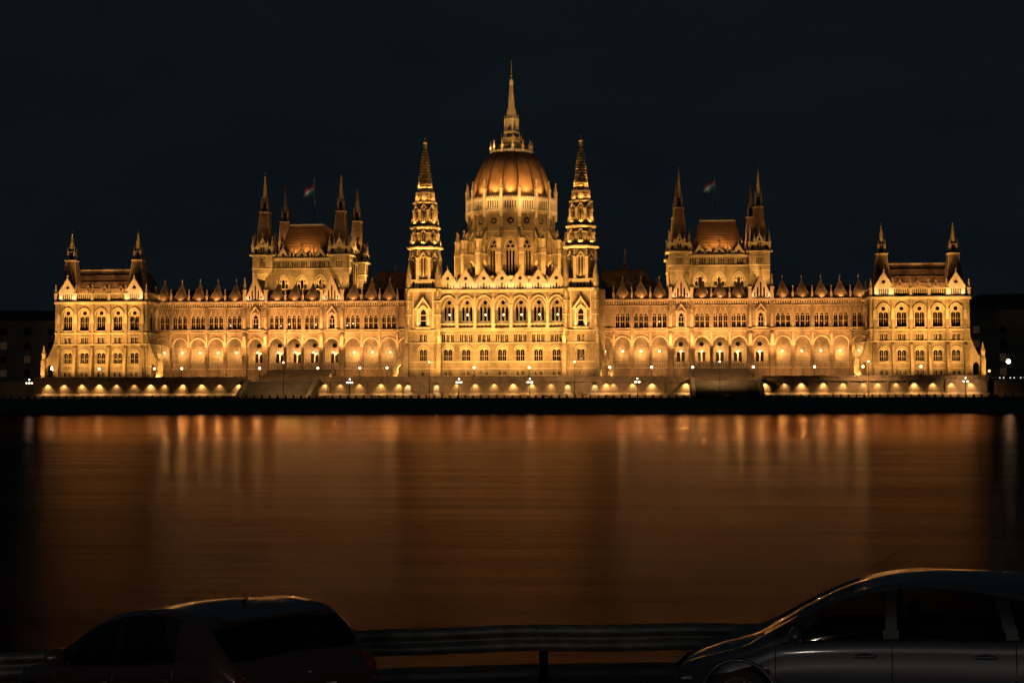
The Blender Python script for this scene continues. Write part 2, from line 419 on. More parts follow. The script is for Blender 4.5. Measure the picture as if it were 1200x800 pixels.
def win_rects(n, pitch_, w, z0, z1, mat=TRIM):
    mb = MB(); W_ = pitch_*(n-1) + w + .2
    for i in range(n):
        x = (i - (n-1)/2)*pitch_
        mb.box(x - w/2, x + w/2, .4, .45, z0, z1, GLASS); mb.box(x - .05, x + .05, .33, .39, z0, z1, mat)
    return mb.mesh('window')
def win_lancets(n, pitch_, w, z0, zs, zt, mat=TRIMW, hood=True):
    mb = MB()
    for i in range(n):
        x = (i - (n-1)/2)*pitch_
        mb.panel(arch(x, z0, w + .1, zs, zt + .05), [], .42, .46, GLASS)
        mb.box(x - .025, x + .025, .34, .4, z0, zt, mat); mb.box(x - w/2, x + w/2, .33, .39, (z0+zs)/2, (z0+zs)/2 + .1, mat); mb.box(x - w/2, x + w/2, .33, .39, zs - .05, zs + .05, mat)
        if hood:
            mb.prism(offset_arch(x, z0, w, zs, zt, .16), -.12, .02, mat)
            # little gablet over each lancet
            mb.prism([(x-.6, zt+.1), (x-.45, zt+.1), (x, zt+.85), (x+.45, zt+.1), (x+.6, zt+.1), (x, zt+1.15)], -.16, .02, mat)
            mb.frus(x, -.08, zt+1.1, zt+1.7, .07, .05, 4, mat)
    return mb.mesh('window')
def lancet_holes(cx, n, pitch_, w, z0, zs, zt): return [arch(cx + (i-(n-1)/2)*pitch_, z0, w, zs, zt) for i in range(n)]
def rect_holes(cx, n, pitch_, w, z0, z1): return [rect(cx + (i-(n-1)/2)*pitch_ - w/2, cx + (i-(n-1)/2)*pitch_ + w/2, z0, z1) for i in range(n)]
W_BIG = win_double(2.8, 14.7, 19.4, 21.0, True)
W_GRD = win_double(2.5, 4.9, 7.6, 8.7)
W_SM2 = win_rects(2, 1.2, .85, 10.95, 12.6); W_SM3 = win_rects(3, 1.35, .85, 10.95, 12.95)
W_BAS = win_rects(2, 1.4, .7, 1.0, 2.1)
W_TRI = win_lancets(3, 1.5, 1.08, 15.3, 18.8, 19.5)

def strings(mb, x0, x1, y, zs, mat):
    for z, h, d in zs: mb.box(x0, x1, y - d, y + .1, z, z + h, mat)
def slot_balustrade(mb, x0, x1, y, z0, z1, step, mat, w=.32):
    mb.box(x0, x1, y - .05, y + .35, z1 - .35, z1, mat); mb.box(x0, x1, y - .05, y + .35, z0, z0 + .3, mat)
    n = max(1, int(round((x1-x0)/step)))
    for i in range(n + 1):
        x = x0 + (x1-x0)*i/n; mb.box(max(x0, x - w/2), min(x1, x + w/2), y, y + .3, z0 + .3, z1 - .35, mat)
        if i < n and step < 1: mb.prism([(x+step*.2, z1), (x+step*.8, z1), (x+step*.5, z1+.45)], y, y+.3, mat)
def gable(mb, cx, w, z0, zp, y, mat, oculus=None, orad=.6, crock=True, slots=True):
    hs = [circ(cx, oculus, orad)] if oculus else []
    mb.panel([(cx - w/2, z0), (cx + w/2, z0), (cx, zp)], hs, y, y + .5, mat)
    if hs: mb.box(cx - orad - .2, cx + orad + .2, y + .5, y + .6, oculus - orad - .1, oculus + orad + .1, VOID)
    # raking mouldings, crockets
    for s_ in (-1, 1):
        mb.prism([(cx + s_*(w/2 + .25), z0), (cx + s_*(w/2 - .15), z0), (cx, zp - .35), (cx, zp + .35)], y - .22, y + .3, mat)
        if crock:
            for k in range(1, 7):
                f = k/7.5; mb.frus(cx + s_*(w/2 + .2)*(1-f), y, z0 + (zp-z0)*f, z0 + (zp-z0)*f + .55, .16, .05, 4, mat)
    mb.frus(cx, y, zp - .1, zp + .9, .13, .1, 4, mat); mb.frus(cx, y, zp + .9, zp + 1.3, .35, .12, 4, mat)
    mb.frus(cx, y, zp + 1.3, zp + 1.8, .12, .03, 4, mat)

# ---- end pavilions
def spire_turret(mb, x, y, z0, zr, rb, rt_, lz, tip, roofm, stm, lw=1.05, lr=None):
    """tapering tiled roof, collar, open lantern and thin stone spire"""
    mb.frus(x, y, z0, zr, rb, rt_, 4, roofm)
    for a in (0, 1, 2, 3):     # hip ribs
        cx_, cy_ = ((1,1),(-1,1),(-1,-1),(1,-1))[a]
        mb.tube([(x + cx_*rb, y + cy_*rb, z0), (x + cx_*rt_, y + cy_*rt_, zr)], .1, stm, 4)
    mb.frus(x, y, zr, zr + .35, rt_ + .35, rt_ + .35, 4, stm)
    mb.frus(x, y, zr + .35, zr + .5, rt_ + .1, rt_ + .1, 4, stm)
    for cx_, cy_ in ((1,1),(-1,1),(-1,-1),(1,-1)):
        mb.frus(x + cx_*lw*.85, y + cy_*lw*.85, zr + .5, lz, .17, .17, 4, stm)
        mb.pinn(x + cx_*lw*.95, y + cy_*lw*.95, zr + .5, (lz - zr)*1.35, .28, stm)
    mb.frus(x, y, zr + .5, lz, lw*.42, lw*.42, 4, VOID)
    mb.frus(x, y, lz, lz + .3, lw*1.05, lw*.95, 4, stm)
    h = tip - lz
    mb.frus(x, y, lz + .3, lz + h*.80, lw*.80, .13, 8, stm)
    for k in range(7):
        f = k/7; r = lw*.82*(1-f) + .13*f; z = lz + .5 + h*.76*f
        for q in range(4):
            a = PI/4 + q*PI/2; mb.frus(x + r*1.05*math.cos(a), y + r*1.05*math.sin(a), z, z + .35, .13, .04, 4, stm)
    mb.ball(x, y, lz + h*.82, .30, GOLD); mb.frus(x, y, lz + h*.82, tip, .06, .03, 6, IRON)
    mb.ball(x, y, lz + h*.93, .16, GOLD)

def pavilion(cx, sgn):
    A = 14.05
    wl = MB(); tr = MB()
    bays = [cx + k*5.1 for k in (-2, -1, 0, 1, 2)]
    hs = []
    for b in bays:
        hs += [arch(b, 14.7, 2.8, 19.4, 21.0), arch(b, 4.9, 2.5, 7.6, 8.7)] + rect_holes(b, 2, 1.2, .85, 10.95, 12.6) + rect_holes(b, 2, 1.4, .7, 1.0, 2.1)
    wl.panel(rect(cx - A, cx + A, -.6, 23.2), hs, 0, .8, ST)
    # side walls
    for s_, dep in ((sgn, 26), (-sgn, 26)):
        M = Matrix.Translation((cx + s_*A, .8, 0)) @ Matrix.Rotation(s_*PI/2, 4, 'Z')
        wl.M = M
        if s_ == -1: u0, u1 = -dep, 0
        else: u0, u1 = 0, dep
        bb = [(u0 + u1)/2 + k*5.1 for k in (-2, -1, 0, 1, 2)]; h2 = []
        for b in bb: h2 += [arch(b, 14.7, 2.8, 19.4, 21.0), arch(b, 4.9, 2.5, 7.6, 8.7)] + rect_holes(b, 2, 1.2, .85, 10.95, 12.6)
        wl.panel(rect(u0, u1, -.6, 23.2), h2, 0, .8, ST)
        for b in bb: wl.prism(offset_arch(b, 14.7, 3.0, 19.4, 21.3, .3), -.2, .01, TRIM)
        strings(wl, u0, u1, 0, [(13.7, .35, .35), (10.4, .3, .3), (22.7, .6, .75)], TRIM)
        slot_balustrade(wl, u0, u1, -.3, 23.3, 25.8, .9, TRIM)
        wl.M = Matrix.Identity(4)
        for b in bb:
            q = M @ Vector((b, 0, 0))
            for wmesh in (W_BIG, W_GRD, W_SM2): put_later.append((wmesh, q, s_*PI/2))
    wl.box(cx - A + .8, cx + A - .8, 26.0, 26.8, -.6, 23.2, ST)
    wl.box(cx - A + .3, cx + A - .3, .8, 26, 22.6, 23.2, ST)
    wall = wl.build('end_pavilion', PAL)
    for b in bays:
        for wmesh in (W_BIG, W_GRD, W_SM2, W_BAS): put(wmesh, 'window', wall, (b, 0, 0))
    for wmesh, q, rz in put_later: put(wmesh, 'window', wall, q, rz)
    put_later.clear()
    # trims
    strings(tr, cx - A - .1, cx + A + .1, 0, [(13.7, .35, .45), (10.4, .3, .35), (4.2, .18, .15), (2.7, .2, .2), (22.6, .35, .5), (22.95, .4, .9)], TRIM)
    for b in bays:
        tr.prism(offset_arch(b, 14.7, 3.2, 19.4, 21.3, .32), -.3, .01, TRIM)
        tr.prism(offset_arch(b, 4.9, 2.7, 7.6, 9.0, .3), -.3, .01, TRIM)
        tr.box(b - 1.3, b + 1.3, -.25, .02, 12.75, 12.95, TRIM); tr.box(b - 1.5, b + 1.5, -.45, .02, 14.35, 14.62, TRIM)
        tr.box(b - 1.3, b + 1.3, -.2, .02, 4.55, 4.75, TRIM)
        tr.box(b-1.6, b-1.42, -.15, .02, 14.7, 19.4, TRIM); tr.box(b+1.42, b+1.6, -.15, .02, 14.7, 19.4, TRIM)
    tr.build('string_course', wall)
    # buttresses between bays
    for k in range(6):
        x = cx + (k - 2.5)*5.1; b_ = MB(); e = 1.0 if k in (0, 5) else .8
        b_.prismx([(0, -.6), (-2.3, -.6), (-2.2, 3), (-1.6, 6.5), (-.9, 9.6), (-.25, 10.4), (0, 10.4)], x - e*.5, x + e*.5, ST)
        b_.box(x - .38, x + .38, -.55, .02, 10.7, 22.6, ST)
        b_.frus(x, -.35, 16.8, 19.4, .5, .42, 4, TRIM); b_.frus(x, -.4, 19.4, 20.8, .4, .08, 4, TRIM)
        b_.build('buttress', wall)
    # parapet, gables, pinnacles
    pb = MB()
    slot_balustrade(pb, cx - 7.4, cx + 7.4, -.4, 23.4, 25.9, .62, TRIM, .26)
    pb.box(cx - 7.4, cx + 7.4, .05, .15, 23.5, 25.6, VOID); pb.build('balustrade', wall)  # dark sheet paints the shade behind the balusters
    for k in (-2, 2):
        g = MB(); gx = cx + k*5.1*1.0
        g.panel(rect(gx - 2.6, gx + 2.6, 23.35, 26.0), rect_holes(gx, 5, .62, .34, 23.9, 25.6), -.45, .1, TRIM)
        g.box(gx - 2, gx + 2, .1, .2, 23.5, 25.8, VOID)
        gable(g, gx, 5.2, 26.0, 30.2, -.45, TRIM, 27.6, .55)
        g.box(gx - 2.4, gx + 2.4, .2, 3, 23.2, 26.2, ST)
        g.build('gable', wall)
        spot((gx - 2.4, -1.5, 23.6), (gx - .6, -.4, 27), 160, 110, WHT, .8, .1); spot((gx + 2.4, -1.5, 23.6), (gx + .6, -.4, 27), 160, 110, WHT, .8, .1)
    pm = MB(); pm.pinn(0, 0, 0, 5.2, .75, TRIM); pmm = pm.mesh('pinnacle')
    for k in (-1.5, -.5, .5, 1.5): put(pmm, 'pinnacle', wall, (cx + k*5.1, -.3, 23.4))
    for sx_ in (-1, 1):
        for yy in (-.2, 9, 18, 26): put(pmm, 'pinnacle', wall, (cx + sx_*(A - .2), yy, 23.4))
    # mansard roof
    rf = MB()
    b0, b1, d0, d1 = cx - 12.6, cx + 12.6, 2.2, 24.6; t0, t1, e0, e1 = cx - 8.8, cx + 8.8, 6.2, 20.6
    rf.add([(b0,d0,23.2),(b1,d0,23.2),(b1,d1,23.2),(b0,d1,23.2),(t0,e0,33.2),(t1,e0,33.2),(t1,e1,33.2),(t0,e1,33.2)],
           [(0,1,5,4),(1,2,6,5),(2,3,7,6),(3,0,4,7),(4,5,6,7)], ROOF)
    rf.box(t0 - .1, t1 + .1, e0 - .1, e0 + .2, 33.0, 33.5, TRIM)
    for z in (25.5, 27.5, 29.5, 31.5):
        f = (z - 23.2)/10; rf.box(b0 + (t0-b0)*f, b1 + (t1-b1)*f, d0 + 4*f - .12, d0 + 4*f + .3, z, z + .1, ROOF)
    for k in range(-4, 5):
        x = cx + k*2.4; rf.tube([(x, d0 - .02, 23.3), (x*.75 + cx*.25, e0 - .02, 33.1)], .07, ROOF, 4)
    rf.build('roof', wall)
    for k in (-1, 0, 1):
        x = cx + k*5.1; d = MB(); d.prism([(x-.6, 26.5), (x+.6, 26.5), (x+.6, 27.6), (x, 28.5), (x-.6, 27.6)], 2.7, 5.2, ROOF); d.box(x-.35, x+.35, 2.64, 2.7, 26.7, 27.6, VOID); d.build('dormer', wall)
    # four corner turrets
    for tx in (cx - 10.2, cx + 10.2):
        for ty in (3.2,):
            tt = MB(); spire_turret(tt, tx, ty, 24.0, 35.7, 2.75, 1.35, 38.5, 45.2, ROOF, TRIM, 1.05); tt.build('corner_turret', wall)
    # flying buttress with pinnacle at the outer and inner flank
    for s_ in (-1, 1):
        xa = cx + s_*A; q = MB()
        q.panel([(xa, -.6), (xa + s_*4.0, -.6), (xa + s_*4.0, 5.2), (xa + s_*2.2, 7.0), (xa + s_*1.2, 9.2), (xa + s_*.4, 11.5), (xa, 12.6)][::s_],
                [arch(xa + s_*1.75, -.4, 1.9, 3.2, 4.6)], .4, 1.6, ST)
        q.box(min(xa + s_*3.2, xa + s_*4.4), max(xa + s_*3.2, xa + s_*4.4), .1, 1.9, -.6, 5.8, ST)
        q.pinn(xa + s_*3.8, 1.0, 5.8, 4.4, .9, TRIM)
        q.build('flying_buttress', wall)
    # floodlights on the terrace
    for k in (-10.5, -3.5, 3.5, 10.5):
        spot((cx + k, -13, -.2), (cx + k, 0, 15), 4900, 96, GOLDL, .6)
        spot((cx + k, -13, -.2), (cx + k, 2, 27), 9600, 50, GOLDL, .8)
    for k in (-1, 1): spot((cx + k*5, -12, 0), (cx + k*10, 3, 37), 22000, 26, GOLDL, .8)
    for k in (-6, -2, 2, 6): spot((cx + k, .9, 24.2), (cx + k, 4.8, 31), 1000, 100, AMBER, .8, .1)
    for s_ in (-1, 1): spot((cx + s_*22, -3, .2), (cx + s_*14, 7, 14), 3600, 100, GOLDL, .7)
    return wall
put_later = []
pavilion(-120.3, -1)
pavilion(120.3, 1)

# ---- side wings
WY = 11.0
def tent_mesh():
    """concave pyramid roof with pale hip ribs and a finial"""
    mb = MB(); n = 7; h = 5.5; b = 2.5; rings = []
    for i in range(n + 1):
        f = i/n; r = b*(1-f)**1.0 + .04; rings.append((r, f*h))
    vs = []; fs = []
    for r, z in rings:
        for sx_, sy_ in ((-1,-1),(1,-1),(1,1),(-1,1)): vs.append((sx_*r, sy_*r, z))
    for j in range(n):
        for i in range(4): fs.append((j*4+i, j*4+(i+1)%4, (j+1)*4+(i+1)%4, (j+1)*4+i))
    mb.add(vs, fs, ROOF)
    for sx_, sy_ in ((-1,-1),(1,-1),(1,1),(-1,1)): mb.tube([(sx_*r, sy_*r, z) for r, z in rings], .11, TRIMW, 4)
    mb.frus(0, 0, h - .1, h + 1.5, .1, .07, 4, TRIMW); mb.frus(0, 0, h + .9, h + 1.3, .22, .2, 4, TRIMW); mb.ball(0, 0, h + 1.6, .16, GOLD)
    return mb.mesh('tent_roof')
TENT = tent_mesh()
def clamp_mesh():
    mb = MB(); mb.ball(0, 0, 0, .24, WARMB, 8); mb.frus(0, 0, .24, .5, .12, .05, 6, IRON); mb.tube([(0, 0, .5), (0, 0, 1.4)], .03, IRON, 4)
    return mb.mesh('arcade_lamp')
ALAMP = clamp_mesh()
pw_ = MB(); pw_.pinn(0, 0, 0, 4.0, .6, TRIMW); PINW = pw_.mesh('pinnacle')
pw_ = MB(); pw_.pinn(0, 0, 0, 7.5, .95, TRIMW); PINB = pw_.mesh('pinnacle')
bayX = [105.2-.2, 99.5, 93.9, 88.3, 82.6, 76.1, 69.6, 64.2, 58.8, 52.6, 46.2, 40.7, 35.2, 29.9]
GB = (5, 9)
def wing(sg):
    xs = sorted(sg*b for b in bayX)
    gset = [sg*bayX[i] for i in GB]
    lo, hi = (-106.4, -27.0) if sg < 0 else (27.0, 106.4)
    mb = MB()
    eds = [lo] + [(a_ + b_)/2 for a_, b_ in zip(xs[:-1], xs[1:])] + [hi]
    for n_, x in enumerate(xs):
        holes = []
        g = x in gset; w = 4.5 if not g else 4.3
        holes.append(arch(x, 3.6, w, 10.1, 12.5, 12))
        if g: holes.append(arch(x, 15.4, 1.7, 18.6, 19.9))
        elif abs(x) > 30 : holes += lancet_holes(x, 3, 1.5, 1.08, 15.3, 18.8, 19.5)
        mb.panel(rect(eds[n_], eds[n_+1], -.6, 14.0), [h for h in holes if h[0][1] < 10], WY, WY + .9, STW)
        mb.panel(rect(eds[n_], eds[n_+1], 14.0, 23.0), [h for h in holes if h[0][1] > 10], WY, WY + .9, STW)
    mb.box(lo, hi, WY + 4.6, WY + 5.0, -.6, 14, STW)     # arcade back wall
    mb.box(lo, hi, WY + .9, WY + 4.6, 13.0, 13.4, STW)    # arcade ceiling
    mb.box(lo, hi, WY + .9, WY + 4.6, 3.1, 3.5, PAVE)     # arcade floor
    mb.box(lo, hi, WY + 4.2, WY + 4.6, 3.5, 5.2, WALLST)  # darker stone strip stands in for shade behind the arcade balustrade
    mb.box(lo, hi, WY + .9, WY + 8, 22.4, 23.0, STW)
    mb.box(lo, hi, WY + 24, WY + 25, -.6, 23, STW)
    wall = mb.build('side_wing', PAL)
    # arches, strings, cornice
    t_ = MB()
    for x in xs:
        t_.prism(offset_arch(x, 3.6, 4.5 if x not in gset else 4.3, 10.1, 12.5, .38, 14), WY - .28, WY + .01, TRIMW)
    t_.box(lo, hi, WY - .35, WY + .01, 3.1, 3.5, TRIMW)
    t_.box(lo, hi, WY - .3, WY + .01, 14.15, 14.45, TRIMW); t_.box(lo, hi, WY - .45, WY + .01, 14.8, 15.1, TRIMW)
    t_.box(lo, hi, WY - .25, WY + .01, 21.7, 21.9, TRIMW)
    t_.box(lo, hi, WY - .8, WY + .01, 23.1, 23.75, TRIMW)
    t_.box(lo, hi, WY - .14, WY + .012, 22.4, 23.05, VOID)  # dark strip paints the shade between the corbels
    x = lo + .4
    while x < hi: t_.box(x, x + .35, WY - .6, WY + .01, 22.35, 23.1, TRIMW); x += .72
    t_.build('cornice', wall)
    bl = MB()
    for x in xs:
        w = 4.3; bl.box(x - w/2, x + w/2, WY + .25, WY + .6, 4.7, 4.95, TRIMW)
        for k in range(9): bl.box(x - w/2 + .1 + k*.5, x - w/2 + .35 + k*.5, WY + .3, WY + .55, 3.5, 4.7, TRIMW)
    bl.build('arcade_balustrade', wall)
    for x in xs:
        if x in gset:
            wm = MB(); wm.panel(arch(0, 15.4, 1.7, 18.6, 19.9), [rect(-.72, -.06, 15.6, 16.9), rect(.06, .72, 15.6, 16.9), rect(-.72, -.06, 17.05, 18.4), rect(.06, .72, 17.05, 18.4), arch(0, 18.5, 1.3, 18.6, 19.6)], .35, .45, TRIMW)
            wm.panel(arch(0, 15.3, 1.75, 18.6, 19.95), [], .5, .55, GLASS)
            wm.prism(offset_arch(0, 15.4, 1.9, 18.6, 20.1, .35), -.45, .02, TRIMW)
            wm.prism([(-1.7, 20.0), (-1.3, 20.0), (0, 21.9), (1.3, 20.0), (1.7, 20.0), (0, 22.4)], -.9, .02, TRIMW)
            wm.box(-1.5, -1.15, -.6, .02, 15.3, 20.0, TRIMW); wm.box(1.15, 1.5, -.6, .02, 15.3, 20.0, TRIMW); wm.box(-1.6, 1.6, -.7, .02, 14.9, 15.3, TRIMW)
            put(wm.mesh('window'), 'window', wall, (x, WY, 0))
            spot((x - .95, WY - .9, 15.5), (x - .8, WY, 17.5), 50, 110, WHT, .8, .06); spot((x + .95, WY - .9, 15.5), (x + .8, WY, 17.5), 50, 110, WHT, .8, .06)
        elif abs(x) > 30: put(W_TRI, 'window', wall, (x, WY, 0))
    # piers
    edges = [(a + b)/2 for a, b in zip(xs[:-1], xs[1:])]
    for i, e in enumerate(edges):
        ng = min(abs(e - g) for g in gset) < 4; b_ = MB(); w = .62 if ng else .36; d = 1.0 if ng else .45
        b_.box(e - w, e + w, WY - d, WY + .01, -.6, 14.1, STW)
        b_.box(e - w*.8, e + w*.8, WY - d*.85, WY + .01, 14.1, 23.1, STW)
        b_.box(e - w*1.2, e + w*1.2, WY - d*1.25, WY + .012, 9.9, 10.3, TRIMW); b_.box(e - w*1.15, e + w*1.15, WY - d*1.2, WY + .012, 14.5, 14.79, TRIMW)
        b_.frus(e, WY - d, 10.4, 13.2, w*.8, w*.6, 4, TRIMW); b_.frus(e, WY - d, 13.2, 14.1, w*.9, w*.2, 4, TRIMW)
        if ng:
            b_.frus(e, WY - d*.95, 15.6, 19.0, .42, .36, 6, TRIMW); b_.frus(e, WY - d*.95, 19.2, 21.4, .62, .1, 4, TRIMW)
        b_.build('pier', wall)
        put(PINB if ng else PINW, 'pinnacle', wall, (e, WY - .3, 23.7))
    # roofs
    for x in xs:
        if x in gset:
            g = MB(); sl = [arch(x, 24.3, .5, 28.3, 28.8, 6)] + [arch(x + k*.95, 24.3, .5, 26.7, 27.2, 6) for k in (-1, 1)] + [arch(x + k*1.8, 24.3, .42, 25.2, 25.6, 6) for k in (-1, 1)]
            g.panel([(x - 3.05, 23.75), (x + 3.05, 23.75), (x, 31.2)], sl, WY - .55, WY, TRIMW); g.prism([(x-2.6, 23.8), (x+2.6, 23.8), (x, 30)], WY + .01, WY + .1, VOID)
            for s_ in (-1, 1):
                g.prism([(x + s_*3.3, 23.76), (x + s_*2.85, 23.76), (x, 30.8), (x, 31.6)], WY - .8, WY - .3, TRIMW)
                for k in range(1, 8): f = k/8.2; g.frus(x + s_*3.25*(1-f), WY - .55, 23.8 + 7.7*f, 24.3 + 7.7*f, .15, .05, 4, TRIMW)
            g.pinn(x, WY - .5, 31.2, 2.2, .5, TRIMW)
            g.build('gable', wall)
            r_ = MB(); r_.prism([(x - 3.3, 23.4), (x + 3.3, 23.4), (x, 30.9)], WY + .2, WY + 12, ROOFD); r_.build('gable_roof', wall)
            for s_ in (-1, 1): spot((x + s_*2.3, WY - 1.5, 24.0), (x + s_*1.6, WY - .4, 25.6), 70, 110, WHT, .8, .08)
        elif abs(x) > 30: put(TENT, 'tent_roof', wall, (x, WY + 2.3, 23.76))
    r_ = MB(); r_.prismx([(WY + 3, 23), (WY + 10, 28.0), (WY + 17, 28.0), (WY + 24.5, 23)], lo, hi, ROOFD)
    for k in range(6):
        xx = lo + 8 + k*13; r_.box(xx, xx + 6, WY + 9.8, WY + 10.1, 27.95, 28.2, TRIMW)
    r_.build('main_roof', wall)
    for e in xs:
        if abs(e) > 30 and e not in gset: spot((e, WY - .9, 24.0), (e, WY + 1.8, 29.0), 230 * random.uniform(.7, 1.3), 125, AMBER, .8, .08)
    # arcade doors in the middle bays
    mid = [x for x in xs if 50 < abs(x) < 78]
    for x in mid:
        d = MB(); yb = WY + 4.6
        d.box(x - 1.15, x - .15, yb - .06, yb - .01, 5.25, 8.1, GLASS); d.box(x + .15, x + 1.15, yb - .06, yb - .01, 5.25, 8.1, GLASS)
        d.box(x - 1.3, x + 1.3, yb - .2, yb - .005, 8.1, 8.35, TRIMW); d.box(x - .15, x + .15, yb - .16, yb - .004, 5.2, 8.1, TRIMW)
        d.panel(circ(x, 10.4, .78, 5), [], yb - .06, yb - .01, GLASS)
        d.box(x - 1.1, x - .3, WY + 4.1, WY + 4.19, 3.7, 4.6, VOID); d.box(x + .3, x + 1.1, WY + 4.1, WY + 4.19, 3.7, 4.6, VOID)
        d.build('arcade_window', wall)
    for x in xs:
        put(ALAMP, 'arcade_lamp', wall, (x, WY + 2.5, 8.3))
        l = bpy.data.lights.new('arcade_glow', 'POINT'); l.energy = 850 * random.uniform(.8, 1.2); l.color = (1, .52, .14); l.shadow_soft_size = .1
        o = bpy.data.objects.new('arcade_glow', l); COL.objects.link(o); o.location = (x, WY + 2.5, 7.9)
    # floods: row at the foot of the wing lighting upper storeys, roof washers
    k = lo + 3.5
    while k < hi:
        zz = 3.6 if 50 < abs(k) < 75 else .2
        spot((k, WY - 9.5, zz), (k, WY, 21), 11500, 66, AMBER, .7)
        spot((k, WY - 12, .2), (k, WY, 3.0), 900, 90, AMBER, .8)
        k += 6.6
    return wall
wingL = wing(-1); wingR = wing(1)
for w_, x in ((wingL, -82.6-1.5), (wingL, -64.2-1.5), (wingL, -58.8+1.5), (wingL,-69.6+1.5), (wingL, -46.2+.3), (wingL,-47.7), (wingR, 46.2), (wingR, 82.0), (wingR, 83.4)):
    q = MB(); q.ball(0, 0, 0, .17, SOFTW, 8); put(q.mesh('interior_lamp'), 'interior_lamp', w_, (x + random.uniform(-.3,.3), WY + .25, 16.2 + random.uniform(0, .9)))

# ---- central block
CB = MB(); cbays = [k*5.32 for k in range(-3, 4)]
hs = []
for b in cbays:
    hs += [arch(b, 15.2, 4.3, 21.6, 24.3, 14), arch(b, 5.3, 2.6, 8.2, 9.5)] + rect_holes(b, 3, 1.35, .85, 10.95, 12.95) + rect_holes(b, 2, 1.4, .7, 1.0, 2.1)
CB.panel(rect(-18.5, 18.5, -.6, 26.0), hs, 0, .9, ST)
hs = []
for b in cbays: hs += [arch(b + k*1.15 , 17.2, .62, 20.9, 21.3, 6) for k in (-1, 0, 1)] + [circ(b, 22.6, .58)]
CB.panel(rect(-18.5, 18.5, 14.6, 25.4), hs, 3.6, 4.2, ST)
CB.box(-18.4, 18.4, 4.3, 4.5, 15, 25, GLASS)
CB.box(-18.5, 18.5, .9, 3.6, 14.5, 14.9, PAVE); CB.box(-18.5, 18.5, .9, 3.6, 25.0, 25.3, ST)
CB.box(-30, 30, 8, 60, -.6, 26.5, ST)
CB.box(-18.5, 18.5, 4.6, 8, 24.9, 26.2, ST)
central = CB.build('central_block', PAL)
W_C = win_double(2.6, 5.3, 8.2, 9.5)
for b in cbays:
    for wmesh in (W_C, W_SM3, W_BAS): put(wmesh, 'window', central, (b, 0, 0))
t_ = MB()
strings(t_, -18.4, 18.4, 0, [(25.4, .5, .5), (25.9, .35, .8), (14.1, .3, .5), (14.6, .35, .3), (10.45, .28, .3), (4.9, .25, .25), (2.95, .2, .15), (.9, .2, .3)], TRIM)
for b in cbays:
    t_.prism(offset_arch(b, 15.2, 4.3, 21.6, 24.3, .42, 16), -.35, .01, TRIM)
    t_.prism(offset_arch(b, 15.2, 3.3, 20.7, 23.6, .3, 14), 3.4, 3.61, TRIM)
    t_.prism(offset_arch(b, 5.3, 3.1, 8.2, 9.8, .32), -.32, .01, TRIM)
    t_.box(b - 1.9, b + 1.9, -.25, .01, 13.2, 13.4, TRIM); t_.box(b - 1.35, b + 1.35, -.22, .01, 5.05, 5.28, TRIM)
for k in range(8):
    x = (k - 3.5)*5.32
    t_.box(x - .38, x + .38, -.3, .01, 14.9, 25.4, TRIM); t_.box(x - .5, x + .5, -.5, .01, 21.3, 21.7, TRIM)
    t_.frus(x, -.45, 22.3, 24.0, .3, .25, 6, TRIM); t_.frus(x, -.45, 24.2, 25.2, .4, .1, 4, TRIM)
t_.build('string_course', central)
t_ = MB()
for b in cbays: slot_balustrade(t_, b - 2.15, b + 2.15, .25, 15.0, 16.3, 1.05, TRIM, .3)
t_.build('loggia_balustrade', central)
for b in cbays:
    g = MB(); g.panel(rect(b - 2.4, b + 2.4, 26.25, 28.3), rect_holes(b, 5, .85, .32, 26.5, 27.4)[:2] + rect_holes(b, 5, .85, .32, 26.5, 27.4)[3:] + [rect(b-.22, b+.22, 26.5, 28.2)], -.5, 0, TRIM)
    g.box(b - 2.3, b + 2.3, .02, .1, 26.3, 28.3, VOID)
    gable(g, b, 4.8, 28.3, 31.9, -.5, TRIM, 29.5, .55)
    g.build('gable', central)
    r_ = MB(); r_.prism([(b - 2.5, 28.2), (b + 2.5, 28.2), (b, 31.6)], .1, 9, ROOFD); r_.box(b - 2.4, b + 2.4, .1, 9, 26, 28.2, ST); r_.build('gable_roof', central)
    put(ALAMP, 'loggia_lamp', central, (b + .3, 1.9, 18.9))
    spot((b, 1.5, 15.3), (b, 3.5, 22), 380, 120, (1, .60, .2), .8, .1)
    for s_ in (-1, 1): spot((b + s_*2.2, -1.6, 26.3), (b + s_*1.2, -.4, 28.5), 95, 110, WHT, .8, .08)
PINC = MB(); PINC.pinn(0, 0, 0, 4.2, .6, TRIM); PINC = PINC.mesh("pinnacle")
for k in range(8): put(PINC, "pinnacle", central, ((k - 3.5)*5.32, -.35, 26.25))

